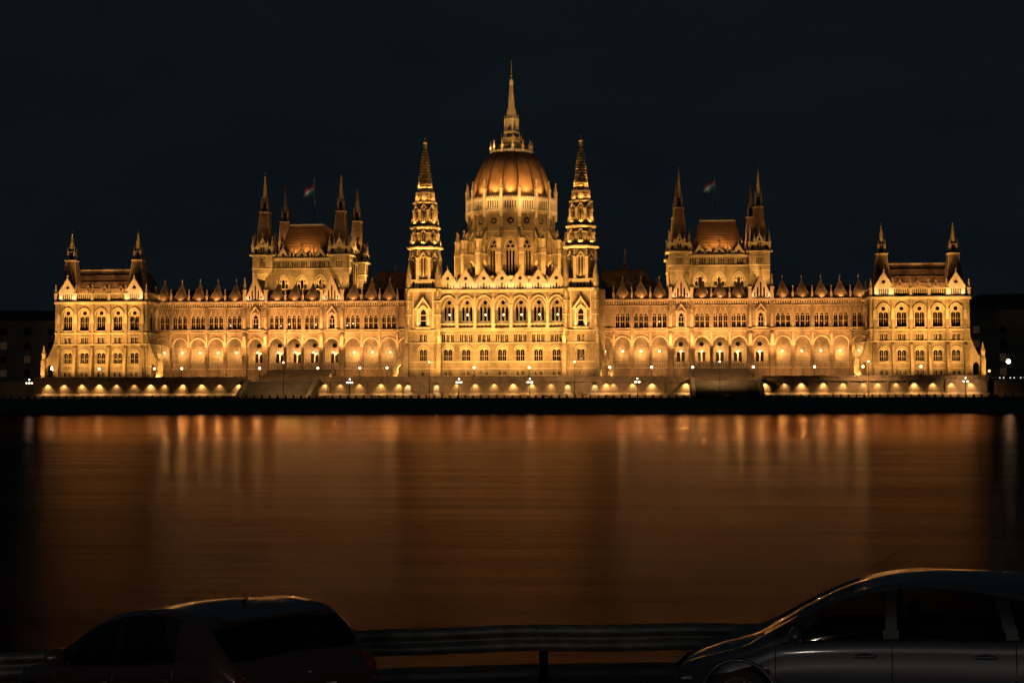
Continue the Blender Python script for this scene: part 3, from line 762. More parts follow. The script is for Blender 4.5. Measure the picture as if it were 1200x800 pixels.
# ---- bell towers
def bell_tower(cx, nm):
    y0, y1 = -1.5, 7.9; A = 4.7; cy = 3.2
    mb = MB(); hs = [arch(cx, 15.4, 1.9, 19.3, 20.9), arch(cx, 5.3, 2.2, 8.2, 9.4)] + rect_holes(cx, 2, 1.25, .8, 11.0, 12.9) + [rect(cx - .35, cx + .35, 1.0, 2.0)]
    mb.panel(rect(cx - A, cx + A, -.6, 26.5), hs, y0, y0 + .8, ST)
    mb.box(cx - A, cx + A, y0 + .81, y1, -.6, 26.5, ST) if False else None
    mb.box(cx - A, cx - A + .8, y0 + .8, y1, -.6, 26.5, ST); mb.box(cx + A - .8, cx + A, y0 + .8, y1, -.6, 26.5, ST); mb.box(cx - A + .8, cx + A - .8, y0 + 1.6, y1, -.6, 26.5, ST)
    tower = mb.build('bell_tower', PAL)
    wm = MB(); wm.panel(arch(0, 15.4, 1.9, 19.3, 20.9), [rect(-.8, .8, 15.55, 17.0), rect(-.8, .8, 17.15, 18.6), arch(0, 18.8, 1.6, 19.3, 20.5)], .4, .5, TRIM); wm.panel(arch(0, 15.3, 2.0, 19.3, 21.0), [], .55, .6, GLASS)
    wm.prism(offset_arch(0, 15.4, 2.2, 19.3, 21.2, .45), -.5, .02, TRIM)
    wm.prism([(-2.6, 20.2), (-2.1, 20.2), (0, 23.3), (2.1, 20.2), (2.6, 20.2), (0, 24.0)], -1.0, .02, TRIM)
    wm.box(-1.75, -1.35, -.7, .02, 15.2, 20.6, TRIM); wm.box(1.35, 1.75, -.7, .02, 15.2, 20.6, TRIM); wm.box(-2.1, 2.1, -.9, .02, 14.6, 15.2, TRIM)
    put(wm.mesh('window'), 'window', tower, (cx, y0, 0))
    W_T = win_double(2.2, 5.3, 8.2, 9.4); W_T2 = win_rects(2, 1.25, .8, 11.0, 12.9)
    for q in (W_T, W_T2): put(q, 'window', tower, (cx, y0, 0))
    put(win_rects(1, 1, .7, 1.0, 2.0), 'window', tower, (cx, y0, 0))
    for s_ in (-1, 1): spot((cx + s_*1.0, y0 - 1.4, 15.4), (cx + s_*1.2, y0, 18.5), 150, 110, WHT, .8, .08)
    t_ = MB()
    strings(t_, cx - A - .1, cx + A + .1, y0, [(14.0, .3, .4), (10.45, .28, .3), (4.9, .25, .25), (2.95, .2, .15), (25.6, .4, .5), (26.0, .5, .7)], TRIM)
    t_.prism(offset_arch(cx, 5.3, 2.8, 8.2, 9.7, .32), y0 - .32, y0 + .01, TRIM)
    for s_ in (-1, 1):      # vertical shafts on the face
        for k in (2.9,): t_.box(cx + s_*k - .14, cx + s_*k + .14, y0 - .3, y0 + .01, 15, 25.6, TRIM)
    # arcaded band
    t_.panel(rect(cx - A + .5, cx + A - .5, 26.5, 29.2), [rect(cx - .25 + k*.95, cx + .25 + k*.95, 26.7, 27.9 + (.9 if abs(k) == 3 or abs(k)==4 else 0)) for k in range(-4, 5) if abs(k) != 2], y0 + .05, y0 + .6, TRIM)
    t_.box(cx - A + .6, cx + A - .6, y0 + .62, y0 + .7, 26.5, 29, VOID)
    t_.frus(cx, cy, 26.5, 29.2, A - .75, A - .75, 4, ST)
    t_.build('string_course', tower)
    # corner buttresses (lower) and clasping turrets
    for s_ in (-1, 1):
        b_ = MB(); x = cx + s_*(A + .1)
        b_.prismx([(y0 + .3, -.6), (y0 - 2.6, -.6), (y0 - 2.5, 4), (y0 - 1.7, 9.5), (y0 - .7, 12.2), (y0 + .3, 12.6)], x - .62, x + .62, ST)
        b_.pinn(x, y0 - 1.0, 10.4, 4.6, .85, TRIM)
        b_.frus(x - s_*.5, y0 + .1, 12.6, 30.0, .85, .78, 8, ST)
        for z in (14.0, 18.5, 22.5, 26.0): b_.frus(x - s_*.5, y0 + .1, z, z + .4, .98, .98, 8, TRIM)
        for z in (16.2, 20.4, 24.2):
            b_.frus(x - s_*.5, y0 - .75, z, z + 1.5, .25, .2, 6, TRIM); b_.frus(x - s_*.5, y0 - .75, z + 1.6, z + 2.4, .35, .06, 4, TRIM)
        b_.frus(x - s_*.5, y0 + .1, 30.0, 33.8, .85, .07, 8, TRIM)
        b_.build('buttress', tower)
        b_ = MB(); b_.frus(x - s_*.5, 7.4, -.6, 30.0, .85, .78, 8, ST); b_.frus(x - s_*.5, 7.4, 30.0, 33.8, .85, .07, 8, TRIM); b_.build('buttress', tower)
    # belfry stages
    def stage(z0, z1, r0, r1, r_led, lan, nm_):
        q = MB(); q.frus(cx, cy, z0, z1, r0*.93, r1*.93, 8, ST)
        q.frus(cx, cy, z1 - .35, z1, r_led, r_led, 8, TRIM); q.frus(cx, cy, z1 - .75, z1 - .35, r1*.98, r_led*.95, 8, TRIM)
        for i in range(8):
            a = PI/8 + i*PI/4; k = .93/math.cos(PI/8); x_ = cx + r0*k*math.cos(a); y_ = cy + r0*k*math.sin(a)
            q.frus(x_, y_, z0, z0 + (z1-z0)*.62, .42, .36, 4, TRIM); q.frus(x_, y_, z0 + (z1-z0)*.62, z0 + (z1-z0)*.68, .5, .5, 4, TRIM)
            q.frus(x_, y_, z0 + (z1-z0)*.68, z1 - .8, .36, .06, 4, TRIM)
            # face details
            a2 = i*PI/4; M = Matrix.Translation((cx, cy, 0)) @ Matrix.Rotation(a2 + PI/2, 4, 'Z'); q.M = M
            yy = -r0*.93
            for xx, w_, zz0, zz1 in (lan if i % 2 == 0 else [(0, .3, lan[0][2] + 1, lan[0][3] - .6)]):
                q.panel(arch(xx, zz0, w_, zz1 - .5, zz1), [], yy - .03, yy + .25, VOID)
                q.prism(offset_arch(xx, zz0, w_ + .1, zz1 - .5, zz1, .16, 6), yy - .3, yy + .1, TRIM)
            if lan:
                zt = lan[0][3]; q.prism([(-1.0, zt + .1), (-.7, zt + .1), (0, zt + 1.1), (.7, zt + .1), (1.0, zt + .1), (0, zt + 1.6)], yy - .4, yy + .2, TRIM)
            q.M = Matrix.Identity(4)
        q.build('belfry_stage', tower)
    def crown(z0, z1, r, nm_):
        q = MB()
        for i in range(8):
            a2 = i*PI/4; q.M = Matrix.Translation((cx, cy, 0)) @ Matrix.Rotation(a2 + PI/2, 4, 'Z')
            hw = r*math.tan(PI/8); slot_balustrade(q, -hw, hw, -r, z0, z1, .55, TRIM, .2); q.M = Matrix.Identity(4)
            a = PI/8 + i*PI/4; k = 1/math.cos(PI/8); q.pinn(cx + (r-.1)*k*math.cos(a), cy + (r-.1)*k*math.sin(a), z0, 2.6, .4, TRIM)
        q.build('balustrade', tower)
    stage(29.0, 38.9, 4.55, 4.25, 5.25, [(-.42, .5, 30.2, 35.8), (.42, .5, 30.2, 35.8)], 'a')
    crown(38.9, 40.1, 4.5, 'a')
    stage(38.9, 44.9, 3.95, 3.8, 4.4, [(-.35, .4, 40.4, 42.6), (.35, .4, 40.4, 42.6)], 'b')
    crown(44.9, 46.0, 3.85, 'b')
    stage(44.9, 52.3, 3.35, 2.9, 3.5, [(0, .35, 46.2, 50.2)], 'c')
    crown(52.3, 55.2, 2.7, 'c')
    # spire
    q = MB(); q.frus(cx, cy, 52.3, 55.4, 2.2, 2.1, 8, TRIM)
    q.frus(cx, cy, 55.4, 68.4, 1.85, .34, 8, ST)
    n = 15
    for k in range(n):
        f = k/n; z = 55.8 + 12.4*f; r = 1.95*(1-f) + .4*f
        q.frus(cx, cy, z, z + .28, r + .2, r + .08, 8, TRIM)
        for i in range(8):
            a = PI/8 + i*PI/4; rr = (r + .16)/math.cos(PI/8); q.frus(cx + rr*math.cos(a), cy + rr*math.sin(a), z, z + .5, .25, .07, 4, TRIM)
    q.frus(cx, cy, 68.4, 69.4, .5, .5, 8, TRIM); q.frus(cx, cy, 69.4, 70.2, .3, .6, 8, TRIM); q.frus(cx, cy, 70.2, 70.7, .6, .2, 8, TRIM)
    q.frus(cx, cy, 70.7, 73.4, .09, .05, 6, IRON); q.ball(cx, cy, 71.6, .22, GOLD)
    q.build('spire', tower)
    # floods
    for dx in (-9, 0, 9):
        spot((cx + dx, -15, -.2), (cx + dx*.25, 0, 31), 8000, 38, GOLDL, .8)
    sg = 1 if cx > 0 else -1
    for dx in (-4, 4): spot((cx + dx, -14, -.2), (cx, 3, 50), 9000, 34, GOLDL, .8)
    spot((cx, -14, -.2), (cx, 3, 64), 60000, 16, GOLDL, .8)
    spot((cx + sg*17, 13, 29.5), (cx, cy, 42), 9000, 60, GOLDL, .8); spot((cx + sg*20, 13, 29.5), (cx, cy, 60), 12000, 36, GOLDL, .8)
    spot((cx - sg*11, 7, 33), (cx, cy, 42), 3500, 70, GOLDL, .8); spot((cx - sg*11, 7, 33), (cx, cy, 60), 8000, 40, GOLDL, .8)
    for i in range(8):
        a = i*PI/4 + .0; c_, s__ = math.cos(a), math.sin(a)
        spot((cx + 5.6*c_, cy + 5.6*s__, 29.6), (cx + 3.6*c_, cy + 3.6*s__, 36), 150 if i != 6 else 260, 130, GOLDL, .8, .15)
        spot((cx + 5.15*c_, cy + 5.15*s__, 39.9), (cx + 3.2*c_, cy + 3.2*s__, 43), 170, 140, GOLDL, .8, .15)
        spot((cx + 4.35*c_, cy + 4.35*s__, 45.9), (cx + 2.4*c_, cy + 2.4*s__, 50), 210, 140, GOLDL, .8, .15)
        spot((cx + 3.5*c_, cy + 3.5*s__, 52.8), (cx + 2.0*c_, cy + 2.0*s__, 55), 110, 140, GOLDL, .8, .1)
        spot((cx + 2.75*c_, cy + 2.75*s__, 55.6), (cx + .7*c_, cy + .7*s__, 62.5), 900, 70, GOLDL, .8, .1)
    return tower
bell_tower(-23.1, 'a'); bell_tower(23.1, 'b')
# low side porches between tower and wing
for s_ in (-1, 1):
    q = MB(); x = s_*27.9
    q.panel([(x, -.6), (x + s_*4.6, -.6), (x + s_*4.6, 4.6), (x + s_*2.2, 6.4), (x + s_*1.0, 10.5), (x, 13.5)][::s_], [arch(x + s_*2.3, .2, 1.9, 3.0, 4.3)], 1.5, 2.8, ST)
    q.pinn(x + s_*4.0, 2.1, 4.6, 4.8, .9, TRIM)
    q.build('flying_buttress', central)
    spot((x + s_*5, -6, .2), (x + s_*1.5, 2, 6), 1100, 90, GOLDL, .8)

# central floods
k = -21.0
while k <= 21.1:
    spot((k, -14, -.2), (k, 0, 14), 6000, 92, GOLDL, .7)
    spot((k, -14, -.2), (k, 0, 26), 13500, 54, GOLDL, .8)
    k += 7.0

# ---- dome
DY = 38.0; DC = (0, DY)
def dpt(r, a): return (r*math.cos(a), DY + r*math.sin(a))
q = MB()
N = 16
q.lathe(0, DY, [(19.4, 25), (19.4, 31.5), (18.5, 31.7), (13.4, 31.8)], 64, ST)
for i in range(N):
    a = -PI/2 + i*2*PI/N + R(2.6)
    q.M = Matrix.Translation((0, DY, 0)) @ Matrix.Rotation(a + PI/2, 4, 'Z')
    hw = 13.4*math.tan(PI/N)
    hs = [arch(-.95, 32.3, .62, 39.6, 40.1, 6), arch(0, 32.3, .62, 39.6, 40.1, 6), arch(.95, 32.3, .62, 39.6, 40.1, 6), circ(-.68, 41.3, .5, 8), circ(.68, 41.3, .5, 8), circ(0, 42.6, .55, 8), circ(0, 49.3, 1.0, 14)]
    q.panel(rect(-hw, hw, 31.5, 52.6), hs, -13.4, -12.8, ST)
    q.box(-1.6, 1.6, -12.78, -12.7, 31.8, 43.5, GLASS); q.box(-1.2, 1.2, -12.78, -12.7, 48, 50.6, GLASS)
    q.prism(offset_arch(0, 32.3, 3.2, 40.6, 44.2, .3, 12), -13.65, -13.38, TRIM)
    for j in range(8):   # rosette petals
        b = j*PI/4; q.box(-.05 + .0, .05, -13.2, -13.1, 49.3, 49.3, TRIM) if False else q.tube([(.28*math.cos(b), -13.15, 49.3 + .28*math.sin(b)), (1.0*math.cos(b), -13.15, 49.3 + 1.0*math.sin(b))], .09, TRIM, 4)
    q.prism(circ(0, 49.3, .26, 8), -13.2, -13.05, TRIM)
    q.prism([(1.35*math.cos(2*PI*v/16), 49.3 + 1.35*math.sin(2*PI*v/16)) for v in range(16)] , -13.36, -13.36, TRIM) if False else None
    # gallery with slots
    hg = 14.2*math.tan(PI/N)
    q.panel(rect(-hg, hg, 52.6, 56.4), [rect(-1.75 + k*.78, -1.37 + k*.78, 53.2, 55.5) for k in range(5)], -14.2, -13.9, TRIM)
    q.box(-2.2, 2.2, -13.6, -13.5, 53, 55.8, VOID)
    for k in range(7): q.prism([(-hg + k*.8 + .05, 56.4), (-hg + k*.8 + .6, 56.4), (-hg + k*.8 + .32, 57.2)], -14.2, -13.95, TRIM)
    q.box(-hg, hg, -14.45, -13.2, 52.3, 52.7, TRIM); q.box(-hg, hg, -13.6, -13.3, 45.8, 46.1, TRIM)
    q.box(-hw, hw, -13.7, -13.38, 31.6, 32.1, TRIM)
    for k in range(9): q.box(-hg + .1 + k*.64, -hg + .4 + k*.64, -14.0, -13.38, 51.6, 52.3, TRIM)
    q.box(-hg, hg, -13.9, -12.4, 55.7, 56.0, TRIM)
    q.M = Matrix.Identity(4)
drum = q.build('dome_drum', PAL)
OFF = R(2.6)
for i in range(N):
    a = -PI/2 + (i + .5)*2*PI/N + OFF
    M = Matrix.Translation((0, DY, 0)) @ Matrix.Rotation(a, 4, 'Z')     # local +x is radial
    f = MB(M)
    f.panel([(13.3, 27), (17.2, 27), (17.2, 38.6), (13.3, 38.6)], [arch(15.2, 31.9, 2.4, 35.2, 37.0)], -.45, .45, ST)
    f.box(13.3, 17.4, -.6, .6, 38.6, 39.0, TRIM)
    f.panel([(13.35, 39.0), (16.9, 39.0), (16.9, 41.6), (13.35, 47.6)], [arch(14.35, 39.3, .9, 42.5, 43.6, 6), arch(15.75, 39.3, .9, 40.9, 41.6, 6)], -.3, .3, ST)
    f.prism([(13.3, 47.5), (17.2, 41.3), (17.2, 41.9), (13.3, 48.3)], -.42, .42, TRIM)
    f.box(16.7, 18.3, -.8, .8, 27, 40.4, ST); f.box(16.6, 18.4, -.9, .9, 38.6, 39.1, TRIM)
    f.pinn(17.5, 0, 40.4, 6.4, 1.25, TRIM)
    f.box(13.3, 14.0, -.5, .5, 31.6, 52.4, ST)
    f.build('flying_buttress', drum)
    f = MB(M); f.box(13.9, 14.7, -.45, .45, 50.5, 56.6, TRIM); f.pinn(14.3, 0, 56.6, 5.6, .85, TRIM); f.build('gallery_pinnacle', drum)
prof = [(12.9, 55.8), (12.95, 57.6), (12.75, 59.0), (12.4, 60.6), (11.95, 62.3), (11.4, 64.0), (10.65, 65.9), (9.7, 67.7), (8.6, 69.4), (7.4, 70.9), (6.0, 72.0)]
dm = MB(); dm.lathe(0, DY, prof, 96, COPPER); dome = dm.build('dome', PAL, True)
for i in range(N):
    a = -PI/2 + (i + .5)*2*PI/N + OFF
    f = MB(); f.tube([(*dpt(r + .08, a), z) for r, z in prof], .24, RIBM, 6); f.build('rib', dome)
f = MB()
f.lathe(0, DY, [(6.0, 71.7), (6.9, 71.9), (6.9, 72.6), (6.0, 72.8), (4.6, 74.3), (3.0, 75.4), (2.6, 76.2), (3.4, 76.4), (3.4, 76.9), (1.7, 77.2), (1.7, 78.2), (2.5, 78.5), (2.5, 79.0), (1.2, 79.1), (1.2, 83.0), (2.0, 83.1), (1.5, 84.2), (1.2, 85.8), (.95, 86.3)], 16, TRIM)
for i in range(12):
    a = i*2*PI/12 + .13; x_, y_ = dpt(6.6, a); f.pinn(x_, y_, 72.4, 3.4, .62, TRIM)
for i in range(8):
    a = i*PI/4 + .2; x_, y_ = dpt(2.15, a); f.frus(x_, y_, 79.0, 82.8, .17, .17, 4, TRIM); f.pinn(x_, y_, 81.2, 3.3, .36, TRIM)
    x_, y_ = dpt(3.2, a); f.pinn(x_, y_, 76.6, 1.9, .3, TRIM); x_, y_ = dpt(1.35, a + .3); f.pinn(x_, y_, 84.0, 2.6, .26, TRIM)
f.build('lantern', dome)
f = MB(); f.frus(0, DY, 86.2, 94.0, .95, .42, 8, TRIM)
for k in range(12):
    z = 86.5 + k*.62; r = .95 - .53*k/12.5; f.frus(0, DY, z, z + .22, r + .16, r + .1, 8, TRIM)
f.frus(0, DY, 94.0, 95.6, .6, .55, 8, TRIM); f.frus(0, DY, 95.6, 96.8, .55, .15, 8, TRIM); f.ball(0, DY, 97.2, .36, GOLD); f.frus(0, DY, 97, 102.0, .16, .08, 6, GOLD); f.ball(0, DY, 99.2, .2, GOLD)
f.build('spire', dome)
# dome lights: ring on the lower roof, ring in the gallery
for i in range(16):
    a = -PI/2 + i*2*PI/16 + OFF
    if math.sin(a) > .5: continue
    x_, y_ = dpt(25.5, a); x2, y2 = dpt(13.5, a); spot((x_, y_, 27.2), (x2, y2, 44), 8500, 70, GOLDL, .8, .2)
    x_, y_ = dpt(15.9, a); x2, y2 = dpt(13.4, a); spot((x_, y_, 32.2), (x2, y2, 40), 300, 100, GOLDL, .8, .15)
for dx, pw in ((-26, 12000), (-9, 16000), (9, 22000), (26, 18000)):
    spot((dx, 4, 33), (dx*.2, DY - 7, 69.5), pw*.7, 26, (1, .60, .22), .8, .3)
for i in range(16):
    a = -PI/2 + i*2*PI/16 + OFF; x_, y_ = dpt(14.6, a); x2, y2 = dpt(8.0, a)
    spot((x_, y_, 57.4), (x2, y2, 70.5), 900 * random.uniform(.8, 1.2), 84, (1, .56, .19), .9, .2)
for dx in (-18.2, 18.2): spot((dx, 8, 40), (dx*.12, DY - 8, 68), 11000, 38, (1, .56, .19), .8, .3); spot((dx*1.9, 24, 36), (dx*.45, DY - 3, 66), 14000, 36, (1, .56, .19), .8, .3)
for dx in (-6, 6): spot((dx, DY - 8.6, 71.5) if False else (dx*1.6, 8, 33), (0, DY, 84), 26000, 22, GOLDL, .8, .3)
for i in range(6):
    a = -PI/2 + (i-2.5)*.55; x_, y_ = dpt(7.2, a); spot((x_, y_, 73.2), (*dpt(1.5, a), 80), 130, 80, GOLDL, .8, .1)

# ---- chamber halls
def hall(cx, sg):
    y0 = 24.0; HW = 6.6
    mb = MB()
    hs = [arch(cx + k*6.0, 23.5, 3.1, 29.6, 32.2) for k in (-1, 0, 1)] if False else [arch(cx + k*5.9, 23.6, 3.2, 29.8, 32.3) for k in (-1, 0, 1)]
    mb.panel(rect(cx - 9.3, cx + 9.3, 20, 38.0), [h for h in hs] + [rect(cx - 8.9 + k*.72, cx - 8.9 + k*.72 + .42, 35.2, 36.9) for k in range(25) if k % 4 != 3 and k*.72 < 17.6], y0, y0 + .8, ST)
    mb.box(cx - 9.3, cx + 9.3, y0 + .85, y0 + 1.0, 34.8, 37.4, VOID)
    for s_ in (-1, 1):
        xw = cx + s_*12.0
        mb.box(xw - .6, xw + .6, 28, 52, 20, 37.6, ST)
        for k in range(5): mb.box(xw + s_*.6, xw + s_*1.1, 31 + k*4.5, 32 + k*4.5, 20, 37.5, ST)
        for k in range(4): mb.box(xw + s_*.58, xw + s_*.66, 32.6 + k*4.5, 34.4 + k*4.5, 25, 33.5, GLASS)
        mb.box(xw - .9, xw + .9, 28, 52, 37.6, 38.1, TRIM)
        for k in range(6): mb.pinn(xw + s_*.7, 30 + k*4.2, 38.1, 3.5, .6, TRIM)
    wall = mb.build('chamber_hall', PAL)
    W_H = (lambda m_: (m_.panel(arch(0, 23.6, 3.2, 29.8, 32.3), [arch(-1.03, 23.7, .92, 29.3, 30.0, 6), arch(0, 23.7, .92, 30.6, 31.3, 6), arch(1.03, 23.7, .92, 29.3, 30.0, 6), circ(-.85, 30.75, .26, 6), circ(.85, 30.75, .26, 6)], .3, .45, TRIM), m_.panel(arch(0, 23.5, 3.3, 29.8, 32.35), [], .5, .55, GLASS), m_.prism(offset_arch(0, 23.6, 3.5, 29.8, 32.6, .35), -.3, .02, TRIM), m_.mesh('window'))[3])(MB())
    for k in (-1, 0, 1): put(W_H, 'window', wall, (cx + k*5.9, y0, 0))
    t_ = MB(); strings(t_, cx - 9.2, cx + 9.2, y0, [(34.5, .35, .4), (37.3, .35, .4), (37.65, .4, .7)], TRIM); t_.build('string_course', wall)
    for k in (-1, 0, 1):
        g = MB(); gable(g, cx + k*5.9, 3.6, 38.0, 41.0, y0 - .2, TRIM, 39.1, .45, True); g.build('gable', wall)
    g = MB(); g.pinn(0, 0, 0, 3.6, .55, TRIM); g = g.mesh('pinnacle')
    for x_ in (-8.4, -3.7, -2.6, 2.6, 3.7, 8.4): put(g, 'pinnacle', wall, (cx + x_, y0, 38.0))
    # steep roof
    rf = MB(); zb, zr = 37.6, 49.3; bx, rx = 8.3, 5.4
    rf.add([(cx-bx,25.6,zb),(cx+bx,25.6,zb),(cx+bx,52,zb),(cx-bx,52,zb),(cx-rx,31.5,zr),(cx+rx,31.5,zr),(cx+rx,46,zr),(cx-rx,46,zr)],
           [(0,1,5,4),(1,2,6,5),(2,3,7,6),(3,0,4,7),(4,5,6,7)], COPPER)
    rf.box(cx - rx - .2, cx + rx + .2, 31.3, 31.9, zr - .9, zr + .1, TRIM)
    for k in range(1, 14):
        f_ = k/14; rf.box(cx - bx + (bx-rx)*f_, cx + bx - (bx-rx)*f_, 25.6 + 5.9*f_ - .06, 25.6 + 5.9*f_ + .2, zb + 11.7*f_, zb + 11.7*f_ + .08, COPPER)
    for s_ in (-1, 1): rf.frus(cx + s_*rx, 31.6, zr, zr + 2.3, .12, .06, 4, IRON)
    for k in range(12): rf.frus(cx - rx + .5 + k*.9, 31.6, zr, zr + .5, .05, .05, 4, IRON)
    rf.build('roof', wall)
    TH = 3.15
    for tx in (cx - 12.1, cx + 12.1):
        for ty in (25.5, 54.0):
            q = MB(); q.frus(tx, ty, 20, 38.6, TH, TH, 4, ST)
            q.frus(tx, ty, 38.6, 39.0, TH + .8, TH + .8, 4, TRIM); q.frus(tx, ty, 34.5, 34.8, TH + .2, TH + .2, 4, TRIM); q.frus(tx, ty, 32.9, 33.1, TH + .1, TH + .1, 4, TRIM)
            for i in range(4):
                q.M = Matrix.Translation((tx, ty, 0)) @ Matrix.Rotation(i*PI/2, 4, 'Z')
                for k in range(4): q.box(-.95 + k*.52, -.65 + k*.52, -TH - .03, -TH + .1, 35.1, 37.0, VOID)
                q.box(-1.05, 1.05, -TH - .15, -TH, 37.1, 37.3, TRIM)
                # battlement storey with gablet
                q.panel(rect(-TH, TH, 39.0, 41.6), [rect(-.6, -.12, 40, 41.4), rect(.12, .6, 40, 41.4), arch(-2.1, 39.5, .8, 40.3, 40.9, 6), arch(2.1, 39.5, .8, 40.3, 40.9, 6)], -TH, -TH + .5, TRIM)
                q.panel(rect(-TH, TH, 39.0, 41.6), [], -TH + .52, -TH + .6, VOID)
                gable(q, 0, 2.4, 41.6, 44.3, -TH, TRIM, 42.5, .32, False)
                for x_ in (-1.55, 1.55): q.pinn(x_, -TH + .2, 41.2, 3.0, .45, TRIM)
                q.M = Matrix.Identity(4)
            for a_, b_ in ((1,1),(1,-1),(-1,1),(-1,-1)): q.pinn(tx + a_*(TH-.1), ty + b_*(TH-.1), 38.9, 6.0, .8, TRIM)
            q.build('tower', wall)
            q = MB(); spire_turret(q, tx, ty, 41.0, 52.4, 2.35, 1.3, 55.8, 65.6, ROOF, TRIM, 1.0); q.build('spire', wall)
    # lights: from the wing roof ridge
    for k in (-12.1, 12.1):
        spot((cx + k*1.1, 16.5, 28.3), (cx + k, 23, 35), 2600, 100, (1, .48, .105), .8, .2); spot((cx + k, 14.5, 28.2), (cx + k, 25.5, 50), 8000, 40, (1, .46, .14), .8, .2)
    for k in (-6, 0, 6): spot((cx + k, 17.2, 28.3), (cx + k, 24, 33), 1300, 110, (1, .48, .105), .8, .2)
    for k in (-3, 3): spot((cx + k, 24.95, 39.3), (cx + k*.9, 30.0, 46.5), 520, 90, (1, .52, .17), .8, .1)
    spot((cx, 24.95, 39.3), (cx, 28.5, 44.5), 620, 90, (1, .54, .18), .8, .1)
    # inward flank lit from the lobby roof
    s_ = -1 if cx > 0 else 1
    for yy in (32, 40, 48): spot((cx + s_*19.5, yy, 29.5), (cx + s_*12.5, yy, 37), 3600, 110, (1, .50, .12), .8, .2)
    for yy in (25.5, 54): spot((cx + s_*19, yy - 3, 29.5), (cx + s_*12.5, yy, 46), 5500, 60, (1, .50, .12), .8, .2)
    for k in (-1, 1): spot((cx + k*10.2, 46, 40), (cx + k*12.1, 53, 49), 1800, 70, AMBER, .8, .2)
    return wall
hall(-64.7, -1); hall(64.7, 1)
# lobby roofs between the dome and the chambers
for s_ in (-1, 1):
    q = MB(); a, b = (28.5, 46) if s_ > 0 else (-46, -28.5)
    q.box(a, b, 28, 48, 20, 28.6, ST)
    slot_balustrade(q, a, b, 27.8, 28.6, 30.2, .9, TRIM, .35)
    for k in range(10): q.pinn(a + .5 + k*1.85, 28, 29.0, 2.4, .5, TRIM)
    lob = q.build('lobby_block', PAL)
    q = MB(); q.add([(a,29,29),(b,29,29),(b,47,29),(a,47,29),(a + (0 if s_>0 else 4.5),33,34.3),(b - (4.5 if s_>0 else 0),33,34.3),(b - (4.5 if s_>0 else 0),43,34.3),(a + (0 if s_>0 else 4.5),43,34.3)], [(0,1,5,4),(1,2,6,5),(2,3,7,6),(3,0,4,7),(4,5,6,7)], ROOF)
    q.build('roof', lob)
    q = MB()
    if s_ > 0: spire_turret(q, 36.0, 34, 33.5, 35.0, .9, .6, 36.2, 41.2, ROOF, TRIM, .55)
    else: q.pinn(-36.8, 33.2, 34, 4.0, .5, TRIM)
    q.build('roof_finial', lob)
    for k in range(3): spot((a + 3 + k*6, 26.4, 27.5), (a + 3 + k*6, 28.2, 30), 160, 120, (1, .62, .25), .8, .1)

# flags
for x, z0, z1 in ((-64.6, 49, 65.3), (64.6, 49, 65.0)):
    t_ = thing('flagpole', (x, 42, 49.3), 'tall thin flagpole with a tricolour flag above the %s assembly hall roof' % ('left' if x < 0 else 'right'), 'flagpole', 'flagpoles on the hall roofs')
    q = MB(); q.frus(x, 42, 49.3, 65.2, .13, .06, 8, plain('pole_paint', (.5, .5, .5), .4)); q.ball(x, 42, 65.4, .26, GOLD); 
    for k in range(4): q.frus(x + (.25 if k % 2 else -.15), 42, 52 + k*1.8, 52.9 + k*1.8, .12, .12, 4, TRIM)
    q.build('pole', t_)
    cols = [plain('flag_red', (.55, .05, .05), .8, 0, .1), plain('flag_white', (.75, .75, .75), .8, 0, .1), plain('flag_green', (.05, .25, .1), .8, 0, .1)]
    q = MB(); n = 14; L = 4.8
    def fp(i, j):
        u = i/n; return (x - u*L*.75, 42 + .35*math.sin(u*7 + j), 63.4 - j*1.0 - u*u*2.6 + .12*math.sin(u*9))
    for j in range(3):
        for i in range(n): q.add([fp(i, j), fp(i+1, j), fp(i+1, j+1), fp(i, j+1)], [(0,1,2,3)], cols[j])
    q.build('flag', t_)
    spot((x - 1, 36, 49.8), (x - 1.5, 42, 63), 450, 24, (1, .95, .9), .8, .1)

#==================================================================== LAMPS, BOLLARDS
def globe_lamp(name, h, r, m_, label, cat, group, loc, arms=0):
    t_ = thing(name, (0, 0, 0), label, cat, group)
    q = MB(); q.frus(0, 0, 0, .5, .22, .16, 8, IRON); q.frus(0, 0, .5, h - r, .09, .06, 8, IRON)
    if arms:
        for k in range(arms):
            a = 2*PI*k/arms + .5; q.tube([(0, 0, h - 1.4), (.55*math.cos(a), .55*math.sin(a), h - 1.25), (.7*math.cos(a), .7*math.sin(a), h - .9 - r)], .05, IRON, 5)
    q.build('post', t_)
    if arms:
        for k in range(arms):
            a = 2*PI*k/arms + .5; g = MB(); g.ball(.7*math.cos(a), .7*math.sin(a), h - .9, r, m_, 8); g.build('globe', t_)
    g = MB(); g.ball(0, 0, h, r, m_, 10); g.build('globe', t_)
    t_.matrix_basis = Matrix.Translation(loc); WM[t_.name] = t_.matrix_basis.copy()
    return t_
def place_lamps(first, spots, labels, group):
    for (loc, lab) in zip(spots, labels): copy_tree(first, loc, 0, lab, group)
G1 = 'globe lamps along the terrace'
